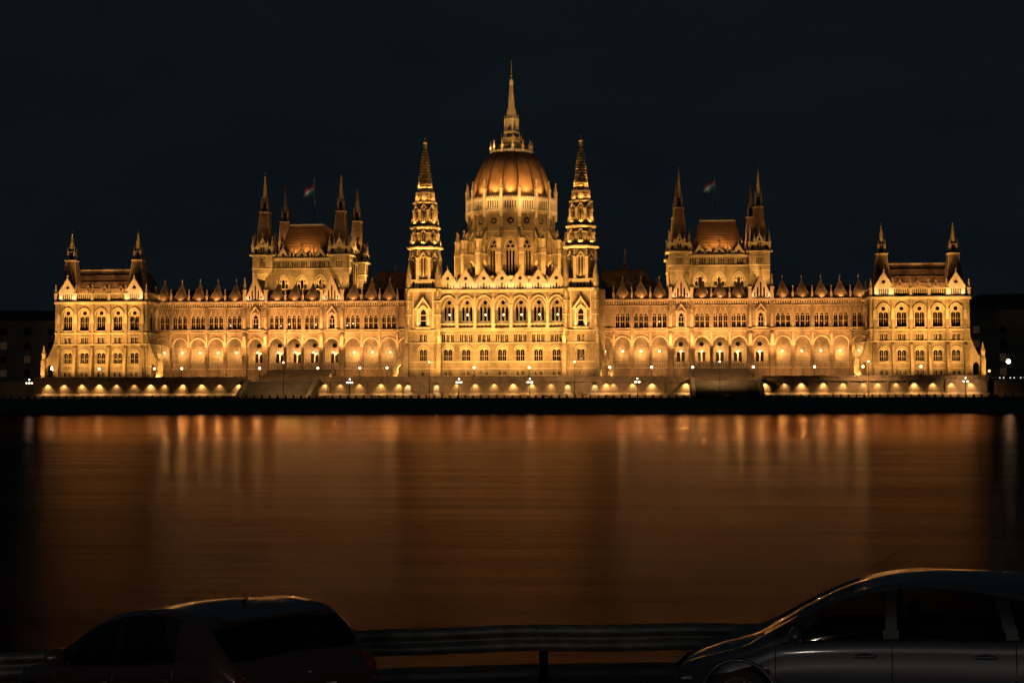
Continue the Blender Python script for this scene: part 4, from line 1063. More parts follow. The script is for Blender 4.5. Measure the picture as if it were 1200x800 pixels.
TL = [(-129.5,'in front of the far left end pavilion'),(-115.4,'under the left end pavilion windows'),(-99.1,'where the left end pavilion meets the wing'),(-91.1,'in front of the outer arches of the left wing'),
      (-68.4,'at the left side of the left river stairs'),(-51.5,'at the right side of the left river stairs'),(-39.4,'in front of the inner arches of the left wing'),(-31.6,'beside the left bell tower'),(-6.7,'left of centre below the dome'),(8.9,'right of centre below the dome'),
      (31.6,'beside the right bell tower'),(43.3,'in front of the inner arches of the right wing'),(54.8,'at the left side of the right river stairs'),(71.6,'at the right side of the right river stairs'),(88.5,'in front of the outer arches of the right wing'),
      (101.8,'where the right wing meets the end pavilion'),(117.6,'under the right end pavilion windows')]
gl = globe_lamp('terrace_lamp', 2.6, .30, WARM, 'globe lamp ' + TL[0][1], 'street lamp', G1, (TL[0][0], RWY + 1.8, .5))
place_lamps(gl, [(x, RWY + 1.8, .5) for x, _ in TL[1:]], ['globe lamp ' + d for _, d in TL[1:]], G1)
G2 = 'branched lamps on the quay'
CL = [(-125.5,'at the left end of the palace'),(-38.7,'between the left stairs and the left bell tower'),(-9.1,'just left of the dome axis'),(10.1,'just right of the dome axis'),(39.2,'between the right bell tower and the right stairs'),(128.1,'at the right end of the palace')]
gl = globe_lamp('branched_lamp', 5.4, .19, WHITE, 'branched white quay lamp ' + CL[0][1], 'street lamp', G2, (CL[0][0], QY(CL[0][0]) + 4, -5.6), 4)
place_lamps(gl, [(x, QY(x) + 4, -5.6) for x, _ in CL[1:]], ['branched white quay lamp ' + d for _, d in CL[1:]], G2)
G3 = 'tall mast lamps on the quay'
ML = [(-17.3,'in front of the left bell tower'),(-56.9,'in front of the left river stairs'),(22.2,'in front of the right bell tower'),(61.6,'in front of the right river stairs'),(102.0,'in front of the inner edge of the right end pavilion')]
gl = globe_lamp('mast_lamp', 10.0, .20, WHITE, 'tall slim mast lamp ' + ML[0][1], 'street lamp', G3, (ML[0][0], QY(ML[0][0]) + 5, -5.6))
place_lamps(gl, [(x, QY(x) + 5, -5.6) for x, _ in ML[1:]], ['tall slim mast lamp ' + d for _, d in ML[1:]], G3)
for x, _ in ML: spot((x, QY(x) + 5.4, 4.0), (x, -18, -4), 3600, 150, (1, .50, .16), .6, .1)
for x, _ in CL: spot((x, QY(x) + 4.6, -1.2), (x, -18, -4.0), 900, 160, (1, .52, .18), .6, .1)
for x, _ in TL: spot((x, RWY + 2.6, 2.7), (x, RWY + 5, -.5), 260, 170, (1, .55, .2), .6, .1)
# bollards
q = MB(); q.frus(0, 0, 0, .62, .27, .24, 8, QUAY); q.frus(0, 0, .62, .75, .3, .22, 8, QUAY); bm_ = q.mesh('bollard')
x = -133.0; i = 0
while x < 140:
    o = put(bm_, 'bollard', None, (x, QY(x) + .5, -5.3)); tag(o, 'squat dark stone bollard in the row along the quay edge', 'bollard', 'bollards along the quay edge'); x += 2.1
for x, d in ((-20.5, 'below the left bell tower'), (64.5 - 6.5, 'below the right river stairs'), (14.5, 'right of the dome axis'), (-30.5, 'left of the left bell tower'), (31.5, 'right of the right bell tower')):
    b_ = MB(); y = QY(x) + 1.6; b_.box(x - 1.3, x + 1.3, y - .3, y + .3, -4.95, -4.75, QUAY); b_.box(x - 1.1, x - .8, y - .25, y + .25, -5.6, -4.95, QUAY); b_.box(x + .8, x + 1.1, y - .25, y + .25, -5.6, -4.95, QUAY)
    tag(b_.build('stone_bench'), 'low dark bench on the quay ' + d, 'bench', 'benches on the quay')

#==================================================================== BACKGROUND CITY
def block(name, x0, x1, y0, y1, h, lab, roofh=4, lit=6):
    t_ = thing(name, ((x0+x1)/2, y0, -.6), lab, 'building', 'dark buildings beyond the palace')
    q = MB(); q.box(x0, x1, y0, y1, -.6, h, CITY); q.box(x0 - .4, x1 + .4, y0 - .4, y0, h - .6, h, CITY); q.build('wall', t_)
    q = MB(); q.prismx([(y0, h), (y0 + (y1-y0)*.3, h + roofh), (y0 + (y1-y0)*.7, h + roofh), (y1, h)], x0, x1, ROOFD); q.build('roof', t_)
    nx = int((x1-x0)/8); nz = int(h/5)
    wq = MB(); wq.box(-1.1, 1.1, -.06, -.005, 0, 2.4, GLASS); wq.box(-1.2, 1.2, -.3, -.005, -.25, 0, CITY); wd = wq.mesh('window')
    wq = MB(); wq.box(-1.1, 1.1, -.06, -.005, 0, 2.4, NIGHTW); wq.box(-1.2, 1.2, -.3, -.005, -.25, 0, CITY); wlit = wq.mesh('window')
    for i in range(nx):
        for j in range(nz):
            put(wlit if random.random() < lit/(nx*nz) else wd, 'window', t_, (x0 + (i+.5)*(x1-x0)/nx, y0, 1.6 + j*4.8))
block('apartment_block', -235, -150, 70, 95, 21, 'long unlit apartment block beyond the left end of the palace', 4, 7)
block('apartment_block', -330, -245, 60, 90, 24, 'tall unlit block farther left beyond the palace', 4, 6)
block('apartment_block', 152, 215, 90, 120, 24, 'unlit apartment block beyond the right end of the palace', 5, 8)
block('apartment_block', 172, 250, 140, 170, 27, 'higher dark block behind the right row of buildings', 6, 4)
block('apartment_block', 225, 330, 60, 90, 26, 'unlit apartment block at the far right edge', 4, 7)
for x, y, z, r_, m_, lab in ((-133.5, -9, 1.8, .0, WHITE, ''),): pass
far = [(-139.2, 12, 3.2, .95, WARM, 'bright round lamp beside the left end of the palace'), (-150.5, 40, 4.4, .95, WARM, 'lone round lamp at the far left edge'),
       (140.0, 25, 4.2, .95, WARM, 'bright round lamp just right of the palace'), (150.0, 20, 5.0, 1.1, WARM, 'bright round lamp at the far right edge'), (138.5, -5, 1.9, .55, emis('orange_lamp', (1, .5, .12), 6), 'low orange lamp near the right flying buttress')]
for x, y, z, r_, m_, lab in far:
    t_ = thing('street_lamp', (x, y, -.6), lab, 'street lamp', 'round lamps on the far embankment road')
    q = MB(); q.frus(x, y, -.6, z - r_*.9, .12, .08, 8, IRON); q.frus(x, y, z + r_*.95, z + r_*1.15, r_*.4, r_*.1, 8, IRON); q.build('post', t_)
    q = MB(); q.ball(x, y, z, r_*.6, m_, 12); q.build('globe', t_)
BLUE = emis('blue_car_lamp', (.1, .35, .55), 1.6); PALE = emis('pale_car_lamp', (.85, .8, .75), 1.0)
for i, (x, m_) in enumerate(((142.5, BLUE), (146.0, PALE), (149.0, PALE), (152.0, PALE), (154.5, PALE), (158.0, WHITE))):
    t_ = thing('parked_car', (x, 14, -.6), 'small dark car with %s lights, %s in the row beyond the palace' % ('blue' if i == 0 else 'pale', ('first', 'second', 'third', 'fourth', 'fifth', 'sixth')[i]), 'car', 'cars parked beyond the palace')
    q = MB(); q.prismx([(11.8, -.3), (16.0, -.3), (16.0, .4), (15.2, .45), (14.6, .95), (12.9, .95), (12.3, .45), (11.8, .35)], x - .85, x + .85, IRON); q.build('body', t_)
    for dx_ in (-.55, .55): q = MB(); q.ball(x + dx_, 11.75, .1, .22, m_, 8); q.build('headlight', t_)

#==================================================================== NEAR BANK
GZ = -6.45
mb = MB()
rp = [(24, -427.9, -6.62), (29.3, -425.4, -6.57), (33.4, -424.6, -6.47), (35.22, -424.1, GZ), (37.15, -423.85, GZ), (41, -423.75, GZ), (48, -423.7, GZ), (60, -423.7, GZ)]
edge = [(x, y + 1.0, z) for x, y, z in rp]
rp = [(20, -425.0, -7.0), (24.5, -424.7, -6.92), (28.9, -424.45, -6.79), (33.4, -424.22, -6.50), (35.22, -424.1, GZ), (37.15, -423.9, GZ), (41, -423.75, GZ), (48, -423.7, GZ), (60, -423.7, GZ)]
mb = MB()
for (x0, y0, z0), (x1, y1, z1) in zip(rp[:-1], rp[1:]):
    mb.add([(x0, -480, z0), (x1, -480, z1), (x1, y1 + .55, z1), (x0, y0 + .55, z0)], [(0, 1, 2, 3)], ASPH)
for xa, xb, za in ((-400, 20, -7.0), (60, 400, GZ)):
    ya = -424.45 if xa < 0 else -423.15
    mb.add([(xa, -480, za), (xb, -480, za), (xb, ya, za), (xa, ya, za)], [(0, 1, 2, 3)], ASPH)
mb.add([(-400, -520, -6.7), (400, -520, -6.7), (400, -480, GZ), (-400, -480, -7.0)], [(0, 1, 2, 3)], ASPH)
tag(mb.build('pavement'), kind='structure')
mb = MB(); pp = [(-400, -425.0, -7.0)] + rp + [(400, -423.7, GZ)]
for (x0, y0, z0), (x1, y1, z1) in zip(pp[:-1], pp[1:]):
    mb.add([(x0, y0+.55, z0+.06), (x1, y1+.55, z1+.06), (x1, y1+1.05, z1+.06), (x0, y0+1.05, z0+.06), (x0, y0+.55, -12), (x1, y1+.55, -12), (x1, y1+1.05, -12), (x0, y0+1.05, -12)],
           [(0,1,2,3), (0,1,5,4), (3,2,6,7)], QUAY)
tag(mb.build('near_quay_wall'), 'dark stone coping of the near quay wall just beyond the guardrail', 'quay wall')

# guardrail
RAILM = plain('weathered_galvanised_steel', (.14, .145, .15), .55, .6, .35, 5)
gr = thing('guardrail', (35.2, -424.1, GZ), 'long grey steel crash barrier between the two parked cars, in front of the river', 'guardrail')
prof_ = [(.0, 0), (.012, -.004), (.045, -.035), (.055, -.075), (.045, -.105), (.0, -.135), (-.008, -.155), (.0, -.175), (.045, -.205), (.055, -.235), (.045, -.275), (.012, -.306), (0, -.31)]
def beam(pts, off=0.0):
    q = MB(); vs = []; fs = []; n = len(prof_)
    for i, (x, y, z) in enumerate(pts):
        a = pts[max(0, i-1)]; b = pts[min(len(pts)-1, i+1)]; d = Vector((b[0]-a[0], b[1]-a[1], 0)).normalized(); nrm = Vector((d.y, -d.x, 0))
        for o, h in prof_: vs.append((x + nrm.x*(o+off), y + nrm.y*(o+off), z + .70 + h))
    for i in range(len(pts)-1):
        for j in range(n-1): fs.append((i*n+j, (i+1)*n+j, (i+1)*n+j+1, i*n+j+1))
    q.add(vs, fs, RAILM); return q
def lerp_rail(x):
    for a, b in zip(rp[:-1], rp[1:]):
        if a[0] <= x <= b[0]:
            t = (x-a[0])/(b[0]-a[0]); return (x, a[1]+(b[1]-a[1])*t, a[2]+(b[2]-a[2])*t)
joints = [20, 23.1, 27.1, 31.1, 35.12, 39.12, 43.12, 47.12, 51.1, 55.1, 59.9]
for i, (a, b) in enumerate(zip(joints[:-1], joints[1:])):
    pts = [lerp_rail(a + (b + (.28 if i < len(joints)-2 else 0) - a)*k/8) for k in range(9)]
    pts = [(x_, y_ + .012*math.sin(x_*2.3 + i), z_ + .006*math.sin(x_*3.1)) for x_, y_, z_ in pts]
    o = beam(pts, 0.0 if i % 2 else .006).build('rail_beam', gr, True)
for j in joints[1:-1]:
    x, y, z = lerp_rail(j + .10); q = MB(); q.box(x - .05, x + .05, y + .01, y + .12, z - .3, z + .66, RAILM); q.box(x - .05, x + .05, y + .01, y + .02, z - .3, z + .66, RAILM); q.build('post', gr)
    q = MB()
    for dx in (.03, .24):
        for h in (.665, .525, .435):
            xx, yy, zz = lerp_rail(j + dx); q.M = Matrix.Translation((xx, yy - (.05 if h != .525 else .02), zz + h)) @ Matrix.Rotation(PI/2, 4, 'X'); q.frus(0, 0, -.004, .014, .013, .011, 8, IRON)
    q.build('bolts', gr)
SCR = plain('scratched_bare_zinc', (.34, .34, .34), .6, .2, .2, 20)
q = MB()
for k, (dx, l_) in enumerate(((.0, .045), (.035, .05), (.055, .06), (.095, .06), (.115, .05), (.15, .045), (.17, .035))):
    x, y, z = lerp_rail(35.78 + dx); q.tube([(x, y - .034, z + .672), (x + .012, y - .060, z + .672 - l_)], .003, SCR, 4)
q.build('scratch_marks', gr)

# ---------------- cars
def cmr(pts, x):
    if x <= pts[0][0]: return pts[0][1]
    if x >= pts[-1][0]: return pts[-1][1]
    for i in range(len(pts)-1):
        if pts[i][0] <= x <= pts[i+1][0]:
            x0, y0 = pts[i]; x1, y1 = pts[i+1]; h = x1-x0; t = (x-x0)/h
            def sl(k):
                if k == 0 or k == len(pts)-1: a, b = (0, 1) if k == 0 else (len(pts)-2, len(pts)-1); return (pts[b][1]-pts[a][1])/(pts[b][0]-pts[a][0])
                s0 = (pts[k][1]-pts[k-1][1])/(pts[k][0]-pts[k-1][0]); s1 = (pts[k+1][1]-pts[k][1])/(pts[k+1][0]-pts[k][0])
                return 0 if s0*s1 < 0 else 2*s0*s1/(s0+s1) if s0 + s1 else 0
            m0, m1 = sl(i)*h, sl(i+1)*h; t2 = t*t; t3 = t2*t
            return (2*t3-3*t2+1)*y0 + (t3-2*t2+t)*m0 + (-2*t3+3*t2)*y1 + (t3-t2)*m1
def paint(name, col, rough=.3, metal=.35):
    m, t, p = mat_base(name); p.inputs['Base Color'].default_value = (*col, 1); p.inputs['Roughness'].default_value = rough; p.inputs['Metallic'].default_value = metal
    p.inputs['Coat Weight'].default_value = 1.0; p.inputs['Coat Roughness'].default_value = .04
    c = t.nodes.new('ShaderNodeTexCoord'); n = t.nodes.new('ShaderNodeTexNoise'); n.inputs['Scale'].default_value = 7; n.inputs['Detail'].default_value = 8
    mr = t.nodes.new('ShaderNodeMapRange'); mr.inputs['To Min'].default_value = .02; mr.inputs['To Max'].default_value = .14
    t.links.new(c.outputs['Object'], n.inputs['Vector']); t.links.new(n.outputs[0], mr.inputs[0]); t.links.new(mr.outputs[0], p.inputs['Coat Roughness'])
    return m
m = bpy.data.materials.new('car_glass'); m.use_nodes = True; t = m.node_tree; t.nodes.clear()
o_ = t.nodes.new('ShaderNodeOutputMaterial'); mx = t.nodes.new('ShaderNodeMixShader'); tr_ = t.nodes.new('ShaderNodeBsdfTransparent'); gs = t.nodes.new('ShaderNodeBsdfGlossy'); fr = t.nodes.new('ShaderNodeFresnel')
tr_.inputs[0].default_value = (.30, .34, .35, 1); gs.inputs['Roughness'].default_value = .03; fr.inputs[0].default_value = 1.5
t.links.new(fr.outputs[0], mx.inputs[0]); t.links.new(tr_.outputs[0], mx.inputs[1]); t.links.new(gs.outputs[0], mx.inputs[2]); t.links.new(mx.outputs[0], o_.inputs[0])
CGL = m
TRIMB = plain('black_plastic', (.012, .012, .013), .45, 0, .2, 8)
SEAT = plain('dark_seat_cloth', (.02, .02, .022), .9, 0, .2, 20)
TYRE = plain('tyre_rubber', (.015, .015, .015), .8, 0, .2, 15)
RIMS = plain('alloy_rim', (.14, .14, .145), .35, .8, .1, 5)
PLATE = plain('plate_white', (.6, .58, .56), .5, 0, .06, 20)
m, t, p = mat_base('red_lamp_lens'); p.inputs['Base Color'].default_value = (.14, .01, .012, 1); p.inputs['Roughness'].default_value = .08; p.inputs['Coat Weight'].default_value = 1
v = t.nodes.new('ShaderNodeTexVoronoi'); v.inputs['Scale'].default_value = 38; b_ = t.nodes.new('ShaderNodeBump'); b_.inputs['Strength'].default_value = .9; b_.inputs['Distance'].default_value = .02
c = t.nodes.new('ShaderNodeTexCoord'); t.links.new(c.outputs['Object'], v.inputs['Vector']); t.links.new(v.outputs['Distance'], b_.inputs['Height']); t.links.new(b_.outputs[0], p.inputs['Normal'])
LENS = m

def car(M, label, L, HW, zt, zb, glass_side, ws, rw, wheels, PA, seams, handles, mirror_x, xf_roof, rear=False, tumble=.74, antenna=None, drop=None):
    root = thing('parked_car', M.translation, label, 'car', 'cars parked along the near guardrail')
    root.matrix_basis = M; WM[root.name] = M.copy()
    nx = 320
    xs = [L*(.5 - .5*math.cos(PI*i/nx)) for i in range(nx+1)]
    def hw(x):
        f = 1.0
        if x < .75: f = 1 - .50*(1 - x/.75)**2.4
        if x > L-.55: f = 1 - (.20 if rear else .26)*((x-L+.55)/.55)**2.6
        return HW*f
    rings = []
    for x in xs:
        w = hw(x); T = cmr(zt, x); B = min(cmr(zb, x), T - .02); h = T - B; k = min(1, h/.5); tw = w*(.90*(1-k) + tumble*k); zr = .24 + .10*max(0, 1 - x/.5) + .08*max(0, (x-L+.4)/.4)
        sh = .018 if not rear else .01
        r_ = [(w*.80, zr), (w*.96, zr + .05), (w*.995, zr + .2), (w*1.0, zr*.5 + B*.5), (w*(1.0), B - .22), (w*.982, B - .16), (w*.99, B - .11), (w*.975, B - .04), (w*.955, B)]
        ga = (w*.94, B + min(.02, h*.1)); gb = (tw + .015, B + h*.86)
        for f in [q_/10 for q_ in range(11)]:
            bow = .03*k*math.sin(PI*f); r_.append((ga[0] + (gb[0]-ga[0])*f + bow, ga[1] + (gb[1]-ga[1])*f))
        cw = 1 + 2.2*max(0, 1 - abs(x - (ws[0]+ws[1])/2)/(.62*(ws[1]-ws[0])))**.5 if abs(x - (ws[0]+ws[1])/2) < .62*(ws[1]-ws[0]) else 1.0
        if x < ws[0]: cw = max(cw, 3.0)
        if drop:
            dz = cmr(drop, x)*k
            for n_ in range(1, 11): r_[-11 + n_] = (r_[-11 + n_][0], r_[-11 + n_][1] - dz*n_/10)
        r_ += [(tw - .03, B + h*.945 - (cmr(drop, x)*k*.9 if drop else 0)), (tw - .12, B + h*.965 - .012*cw - (cmr(drop, x)*k*.6 if drop else 0)), (tw*.6, T - .026*cw), (tw*.3, T - .007*cw), (0, T)]
        _unused = [(tw - .03, B + h*.945), (tw - .12, B + h*.975), (tw*.6, T - h*.006), (tw*.3, T), (0, T)]
        rings.append(r_)
    nr = len(rings[0]); G0, G1_ = 9, 19     # greenhouse ring indices
    parts = {}
    def cat(i, j, x, z, y):
        for (cx_, cr_) in wheels:
            if (x-cx_)**2 + (z-.33)**2 < cr_**2 and j < 6: return None
        if G0 <= j < G1_:
            for gi, (a0, a1, b0, b1) in enumerate(glass_side):
                f = (j + .5 - G0)/(G1_-G0); a = a0 + (b0-a0)*f; b = a1 + (b1-a1)*f
                if a < x < b and cmr(zt, x) - cmr(zb, x) > .09: return 'side_window%d' % gi
            return 'pillar%d' % sum(x > g_[1] + .2*(j-G0)/4*0 for g_ in glass_side) if (glass_side[0][0]-.12 < x < glass_side[-1][1]+.02 and cmr(zt, x) - cmr(zb, x) > .09) else 'body'
        if j >= 20:
            if ws[0] < x < ws[1]: return 'windshield'
            if rw[0] < x < rw[1]: return 'rear_window'
        return 'body'
    for sd in (-1, 1):
        for i in range(nx):
            for j in range(nr-1):
                x = (xs[i]+xs[i+1])/2; y, z = rings[i][j]; c_ = cat(i, j, x, (z + rings[i][j+1][1])/2, y)
                if c_ is None: continue
                key = c_ + ('R' if sd > 0 and c_[:4] in ('side', 'pill') else '')
                P = parts.setdefault(key, ([], [], {}))
                ids = []
                for (ii, jj) in ((i, j), (i+1, j), (i+1, j+1), (i, j+1)):
                    kk = (ii, jj, sd if rings[ii][jj][0] > 1e-6 else 0)
                    if kk not in P[2]: P[2][kk] = len(P[0]); P[0].append((xs[ii], sd*rings[ii][jj][0], rings[ii][jj][1]))
                    ids.append(P[2][kk])
                P[1].append(tuple(ids if sd < 0 else ids[::-1]))
    body = None
    order = sorted(parts, key=lambda k: k != 'body')
    for key in order:
        V, F, _ = parts[key]; q = MB(); isg = 'window' in key or key == 'windshield'
        mt = CGL if isg else (TRIMB if key.startswith('pillar') else PA)
        q.add(V, F, mt)
        if key == 'body':
            cap = [(L, y, z) for y, z in rings[-1]] ; q.add(cap + [(L, -y, z) for y, z in rings[-1][:-1]][::-1], [tuple(range(2*nr - 1))], PA)
            cap = [(0, y, z) for y, z in rings[0]]; q.add(cap + [(0, -y, z) for y, z in rings[0][:-1]][::-1], [tuple(range(2*nr - 1))], PA)
        nm = 'side_window' if key.startswith('side') else ('pillar' if key.startswith('pillar') else key)
        me = q.mesh(nm, True); o = put(me, nm, None); o.parent = root; WM[o.name] = M.copy()
        if key == 'body': body = o
    def part(q, nm, parent=root, smooth=False):
        o = put(q.mesh(nm, smooth), nm, None); o.parent = parent; return o
    q = MB(); q.box(.35, L - .3, -HW*.8, HW*.8, .2, .34, TRIMB); q.box(.3, .85, -HW*.62, HW*.62, .3, .62, TRIMB); q.box(ws[0]+.05, ws[0]+.55, -HW*.8, HW*.8, cmr(zb, ws[0]+.3) - .2, cmr(zb, ws[0]+.3)-.02, TRIMB); part(q, 'interior')
    def ring_at(x, sd, j, out=0):
        i = min(range(nx+1), key=lambda k: abs(xs[k]-x)); y, z = rings[i][j]; return (xs[i], sd*(y+out), z)
    for (cx_, cr_) in wheels:
        for sd in (-1, 1):
            w_ = hw(cx_); q = MB(Matrix.Translation((cx_, sd*(w_ - .13), .32)) @ Matrix.Rotation(PI/2, 4, 'X'))
            q.lathe(0, 0, [(.2, -.1), (.30, -.1), (.32, -.06), (.32, .06), (.30, .1), (.2, .1)], 28, TYRE); a_ = part(q, 'wheel', root, True)
            q = MB(Matrix.Translation((cx_, sd*(w_ - .13), .32)) @ Matrix.Rotation(PI/2, 4, 'X')); q.frus(0, 0, -.09, .09, .2, .2, 24, TRIMB)
            for k in range(5):
                a = k*2*PI/5; q.tube([(0, 0, sd*-.095), (.19*math.cos(a), .19*math.sin(a), sd*-.09)], .022, RIMS, 6)
            q.lathe(0, 0, [(.19, -.1), (.21, -.102), (.21, .102), (.19, .1)], 24, RIMS)
            o = part(q, 'rim', a_)
            # arch lip and dark liner
            q = MB(); pts = []
            for k in range(17):
                a = PI*k/16; pts.append((cx_ + cr_*math.cos(a), sd*(w_*.985), .33 + cr_*math.sin(a)))
            q.tube(pts, .022, PA, 6); part(q, 'arch_lip', root, True)
            q = MB(Matrix.Translation((cx_, sd*(w_ - .30), .33)) @ Matrix.Rotation(PI/2, 4, 'X')); q.frus(0, 0, -.02, .02, cr_*1.08, cr_*1.08, 20, TRIMB); part(q, 'arch_liner')
    for sd in (-1, 1):
        for x in seams:
            q = MB(); q.tube([ring_at(x + (.0 if j > 3 else .02*(3-j)), sd, j, .001) for j in range(1, 9)], .005, TRIMB, 4); part(q, 'door_seam')
        q = MB(); q.tube([ring_at(glass_side[0][0]-.05 + k*(glass_side[-1][1]+.05-glass_side[0][0])/24, sd, 9, .004) for k in range(25)], .012, TRIMB, 5); part(q, 'window_trim')
        for x in handles:
            bx, by, bz = ring_at(x, sd, 6, 0); q = MB()
            q.tube([(bx-.11, by+sd*.004, bz-.03), (bx-.07, by+sd*.035, bz-.02), (bx+.07, by+sd*.035, bz-.015), (bx+.11, by+sd*.004, bz-.02)], [.012, .02, .02, .012], PA, 8); part(q, 'door_handle', root, True)
            q = MB(Matrix.Translation((bx, by + sd*.002, bz-.02)) @ Matrix.Rotation(PI/2, 4, 'X')); q.frus(0, 0, -.004, .004, .055, .055, 12, TRIMB, sy=.6); part(q, 'handle_recess')
        bx, by, bz = ring_at(mirror_x, sd, 9, 0)
        q = MB(); q.tube([(bx+.02, by, bz), (bx, by + sd*.07, bz + .05)], .022, TRIMB, 6)
        q.lathe(0, 0, [(1e-3, 0)], 3, PA) if False else None
        q.M = Matrix.Translation((bx, by + sd*.15, bz + .09)) @ Matrix.Diagonal((.55, 1, .72, 1)); q.ball(0, 0, 0, .125, PA, 14); part(q, 'mirror', root, True)
    # seats with headrests
    for x, ys in ((xf_roof + .42, (-.36, .36)), (xf_roof + 1.28, (-.42, .42))):
        for y in ys:
            q = MB(); b0 = cmr(zb, x) - .55
            q.M = Matrix.Translation((x, y, b0)) @ Matrix.Rotation(R(12), 4, 'Y')
            q.box(-.5, .05, -.24, .24, -.02, .12, SEAT)
            q.prism([(-.07, 0), (.09, 0), (.07, .55), (.03, .60), (-.04, .60), (-.07, .5)], -.24, .24, SEAT); 
            q.tube([(0, -.06, .6), (0, -.06, .7)], .01, RIMS, 5); q.tube([(0, .06, .6), (0, .06, .7)], .01, RIMS, 5)
            q.M = q.M @ Matrix.Translation((0, 0, .74)) @ Matrix.Diagonal((.5, 1.15, .85, 1)); q.ball(0, 0, 0, .125, SEAT, 12); part(q, 'seat', root, True)
    q = MB(Matrix.Translation((ws[0] + .72, -.36, cmr(zb, ws[0]+.6) + .0)) @ Matrix.Rotation(R(65), 4, 'Y')); q.tube([(.18*math.cos(2*PI*k/20), .18*math.sin(2*PI*k/20), 0) for k in range(21)], .015, TRIMB, 6); part(q, 'steering_wheel')
    # head lamps
    for sd in (-1, 1):
        q = MB(); x = .22; bx, by, bz = ring_at(x, sd, 7, 0)
        q.M = Matrix.Translation((x + .05, sd*(hw(x) - .10), bz - .03)) @ Matrix.Rotation(sd*R(-35), 4, 'Z') @ Matrix.Diagonal((1.9, .7, .6, 1)); q.ball(0, 0, 0, .12, RIMS, 12); part(q, 'headlight', root, True)
    if antenna:
        x = antenna; q = MB(); q.tube([(x, 0, cmr(zt, x) - .01), (x + .42, 0, cmr(zt, x) + .36)], [.007, .003], TRIMB, 5); part(q, 'antenna')
    return root, part, ring_at, rings, xs, hw

# right car
SILV = paint('graphite_car_paint', (.085, .092, .110), .32, .5)
MAR = paint('maroon_car_paint', (.080, .038, .044), .35, .3)
a = R(-12)
M = Matrix.Translation((36.78, -425.32, GZ)) @ Matrix.Rotation(a, 4, 'Z')
zt = [(0, .46), (.06, .55), (.3, .68), (.80, .845), (.90, .90), (1.05, .99), (1.35, 1.17), (1.86, 1.42), (2.3, 1.53), (2.8, 1.575), (3.3, 1.57), (3.75, 1.53), (4.12, 1.42), (4.3, 1.15), (4.38, .95), (4.42, .75)]
zb = [(0, .38), (.3, .575), (.85, .755), (1.2, .87), (2.3, .95), (3.4, .985), (4.0, 1.02), (4.42, .74)]
rc = car(M, 'graphite grey compact car at the lower right, seen from its side', 4.42, .88, zt, zb,
    [(1.22, 2.17, 1.62, 2.20), (2.31, 3.34, 2.30, 3.22), (3.46, 4.02, 3.34, 3.85)], (.93, 1.86), (3.95, 4.30), [(.74, .375), (3.62, .375)], SILV, [1.12, 2.25, 3.42], [2.0, 3.14], 1.32, 1.86, False, .76, None, [(0, 0), (2.3, .0), (2.9, .03), (3.4, .09), (4.0, .18), (4.42, .2)])
root, part, ring_at, rings, xs, hw = rc
# crease along the doors
for sd in (-1, 1):
    q = MB(); q.M = Matrix.Translation((1.02, sd*(hw(1.02)*.995), .60)) @ Matrix.Diagonal((1.5, .25, .8, 1)); q.ball(0, 0, 0, .04, LENS, 8); part(q, 'side_indicator', root, True)
q = MB(); q.tube([(1.95, .35, 1.49), (2.42, .1, 1.83)], [.006, .003], TRIMB, 5); part(q, 'antenna')

# left car, angled, nose down the slope
a = R(-39.7)
dirv = Vector((math.cos(a), math.sin(a), 0)); perp = Vector((-math.sin(a), math.cos(a), 0))
P0 = Vector((32.77, -428.80, GZ)); nose = P0 - 3.90*dirv + .86*perp; nose.z = GZ - .22
M = Matrix.Translation(nose) @ Matrix.Rotation(a, 4, 'Z') @ Matrix.Rotation(-R(3.2), 4, 'Y') @ Matrix.Translation((3.97, 0, 0)) @ Matrix.Diagonal((1.09, 1, .985, 1)) @ Matrix.Translation((-3.97, 0, 0))
zt = [(0, .50), (.06, .60), (.3, .74), (1.0, .90), (1.08, .95), (1.3, 1.08), (1.7, 1.31), (2.0, 1.41), (2.4, 1.485), (2.75, 1.505), (3.1, 1.48), (3.38, 1.415), (3.46, 1.37), (3.62, 1.22), (3.80, 1.03), (3.92, .93), (3.97, .80)]
zb = [(0, .46), (.3, .66), (1.0, .81), (1.4, .86), (2.4, .92), (3.2, 1.0), (3.6, 1.0), (3.85, .86), (3.97, .74)]
rc = car(M, 'dark maroon hatchback at the lower left showing its number plate', 3.97, .92, zt, zb,
    [(1.32, 2.14, 1.7, 2.18), (2.26, 3.12, 2.28, 2.85)], (1.10, 1.92), (3.48, 3.76), [(.78, .37), (3.22, .37)], MAR, [1.2, 2.20, 3.14], [2.04, 3.0], 1.40, 1.9, True, .80, None)
root, part, ring_at, rings, xs, hw = rc
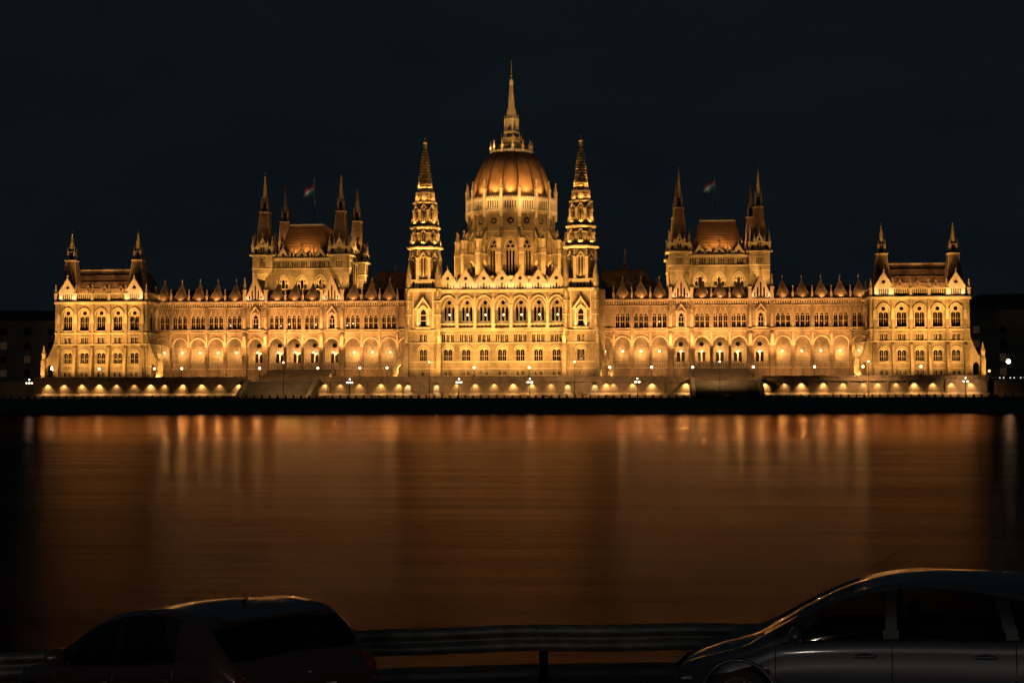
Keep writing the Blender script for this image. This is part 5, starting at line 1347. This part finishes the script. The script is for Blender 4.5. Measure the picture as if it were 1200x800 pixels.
# rear end: lamps, plate, spoiler, wiper
for sd in (-1, 1):
    q = MB(); q.M = Matrix.Translation((3.84, sd*.67, .86)) @ Matrix.Rotation(-sd*R(38), 4, 'Z') @ Matrix.Diagonal((.55, 1.35, 1.1, 1)); q.ball(0, 0, 0, .125, LENS, 14); part(q, 'tail_light', root, True)
q = MB(); q.box(3.970, 3.976, -.42, .42, .56, .84, MAR); q.box(3.974, 3.982, -.27, .27, .655, .775, TRIMB); q.box(3.981, 3.986, -.26, .26, .66, .77, PLATE); pl = part(q, 'number_plate')
cu = bpy.data.curves.new('plate_text', 'FONT'); cu.body = 'BA  740IP'; cu.size = .105; cu.align_x = 'CENTER'; cu.align_y = 'CENTER'; cu.extrude = .001
to = bpy.data.objects.new('tmp', cu); COL.objects.link(to); bpy.context.view_layer.update()
me = bpy.data.meshes.new_from_object(to.evaluated_get(bpy.context.evaluated_depsgraph_get())); bpy.data.objects.remove(to)
me.materials.clear(); me.materials.append(TRIMB)
o = bpy.data.objects.new('plate_lettering', me); COL.objects.link(o); o.parent = pl
o.matrix_basis = Matrix.Translation((3.988, 0, .715)) @ Matrix(((0,0,1,0),(1,0,0,0),(0,1,0,0),(0,0,0,1))) @ Matrix.Diagonal((.92, 1, 1, 1))
q = MB(); q.prismx([(-.0, 0), (0, 0), (0, 0)], 0, 0, MAR) if False else q.M
sp_ = MB(); sp_.prism([(3.30, 1.44), (3.52, 1.395), (3.525, 1.375), (3.4, 1.385)], -.56, .56, MAR); part(sp_, 'roof_spoiler')
q = MB(); q.tube([(3.80, -.05, 1.02), (3.72, .30, 1.10)], .008, TRIMB, 5); part(q, 'rear_wiper')
q = MB(); q.box(3.80, 4.02, -.78, .78, .30, .56, MAR); part(q, 'rear_bumper')
q = MB(); q.tube([(3.0, 0, 1.48), (3.1, 0, 1.55)], [.02, .006], TRIMB, 6); part(q, 'antenna')
q = MB(); q.ball(3.94, .0, .89, .035, RIMS, 10, .8); part(q, 'badge', root, True)

# street lamps on the near embankment road behind the viewpoint (they glint in the cars)
NL = emis('near_street_lamp', (1, .84, .68), 1000)
G4 = 'street lamps along the near embankment road'
gl = None
for i, (x, y, h) in enumerate(((14, -460, 6.5), (25, -464, 7.5), (36, -468, 7.0), (48, -464, 7.5), (62, -460, 6.5))):
    if gl is None:
        gl = thing('near_street_lamp', (0, 0, 0), 'first warm street lamp on the near road behind the cars', 'street lamp', G4)
        q = MB(); q.frus(0, 0, 0, h - .1, .09, .06, 8, IRON); q.frus(0, 0, h + .12, h + .3, .3, .08, 8, IRON); q.build('post', gl)
        q = MB(); q.ball(0, 0, h, .16, NL, 10); q.build('globe', gl)
        gl.matrix_basis = Matrix.Translation((x, y, GZ)); first_l = gl
    else: copy_tree(first_l, (x, y, GZ), 0, ('second', 'third', 'fourth', 'fifth')[i-1] + ' warm street lamp on the near road behind the cars', G4)
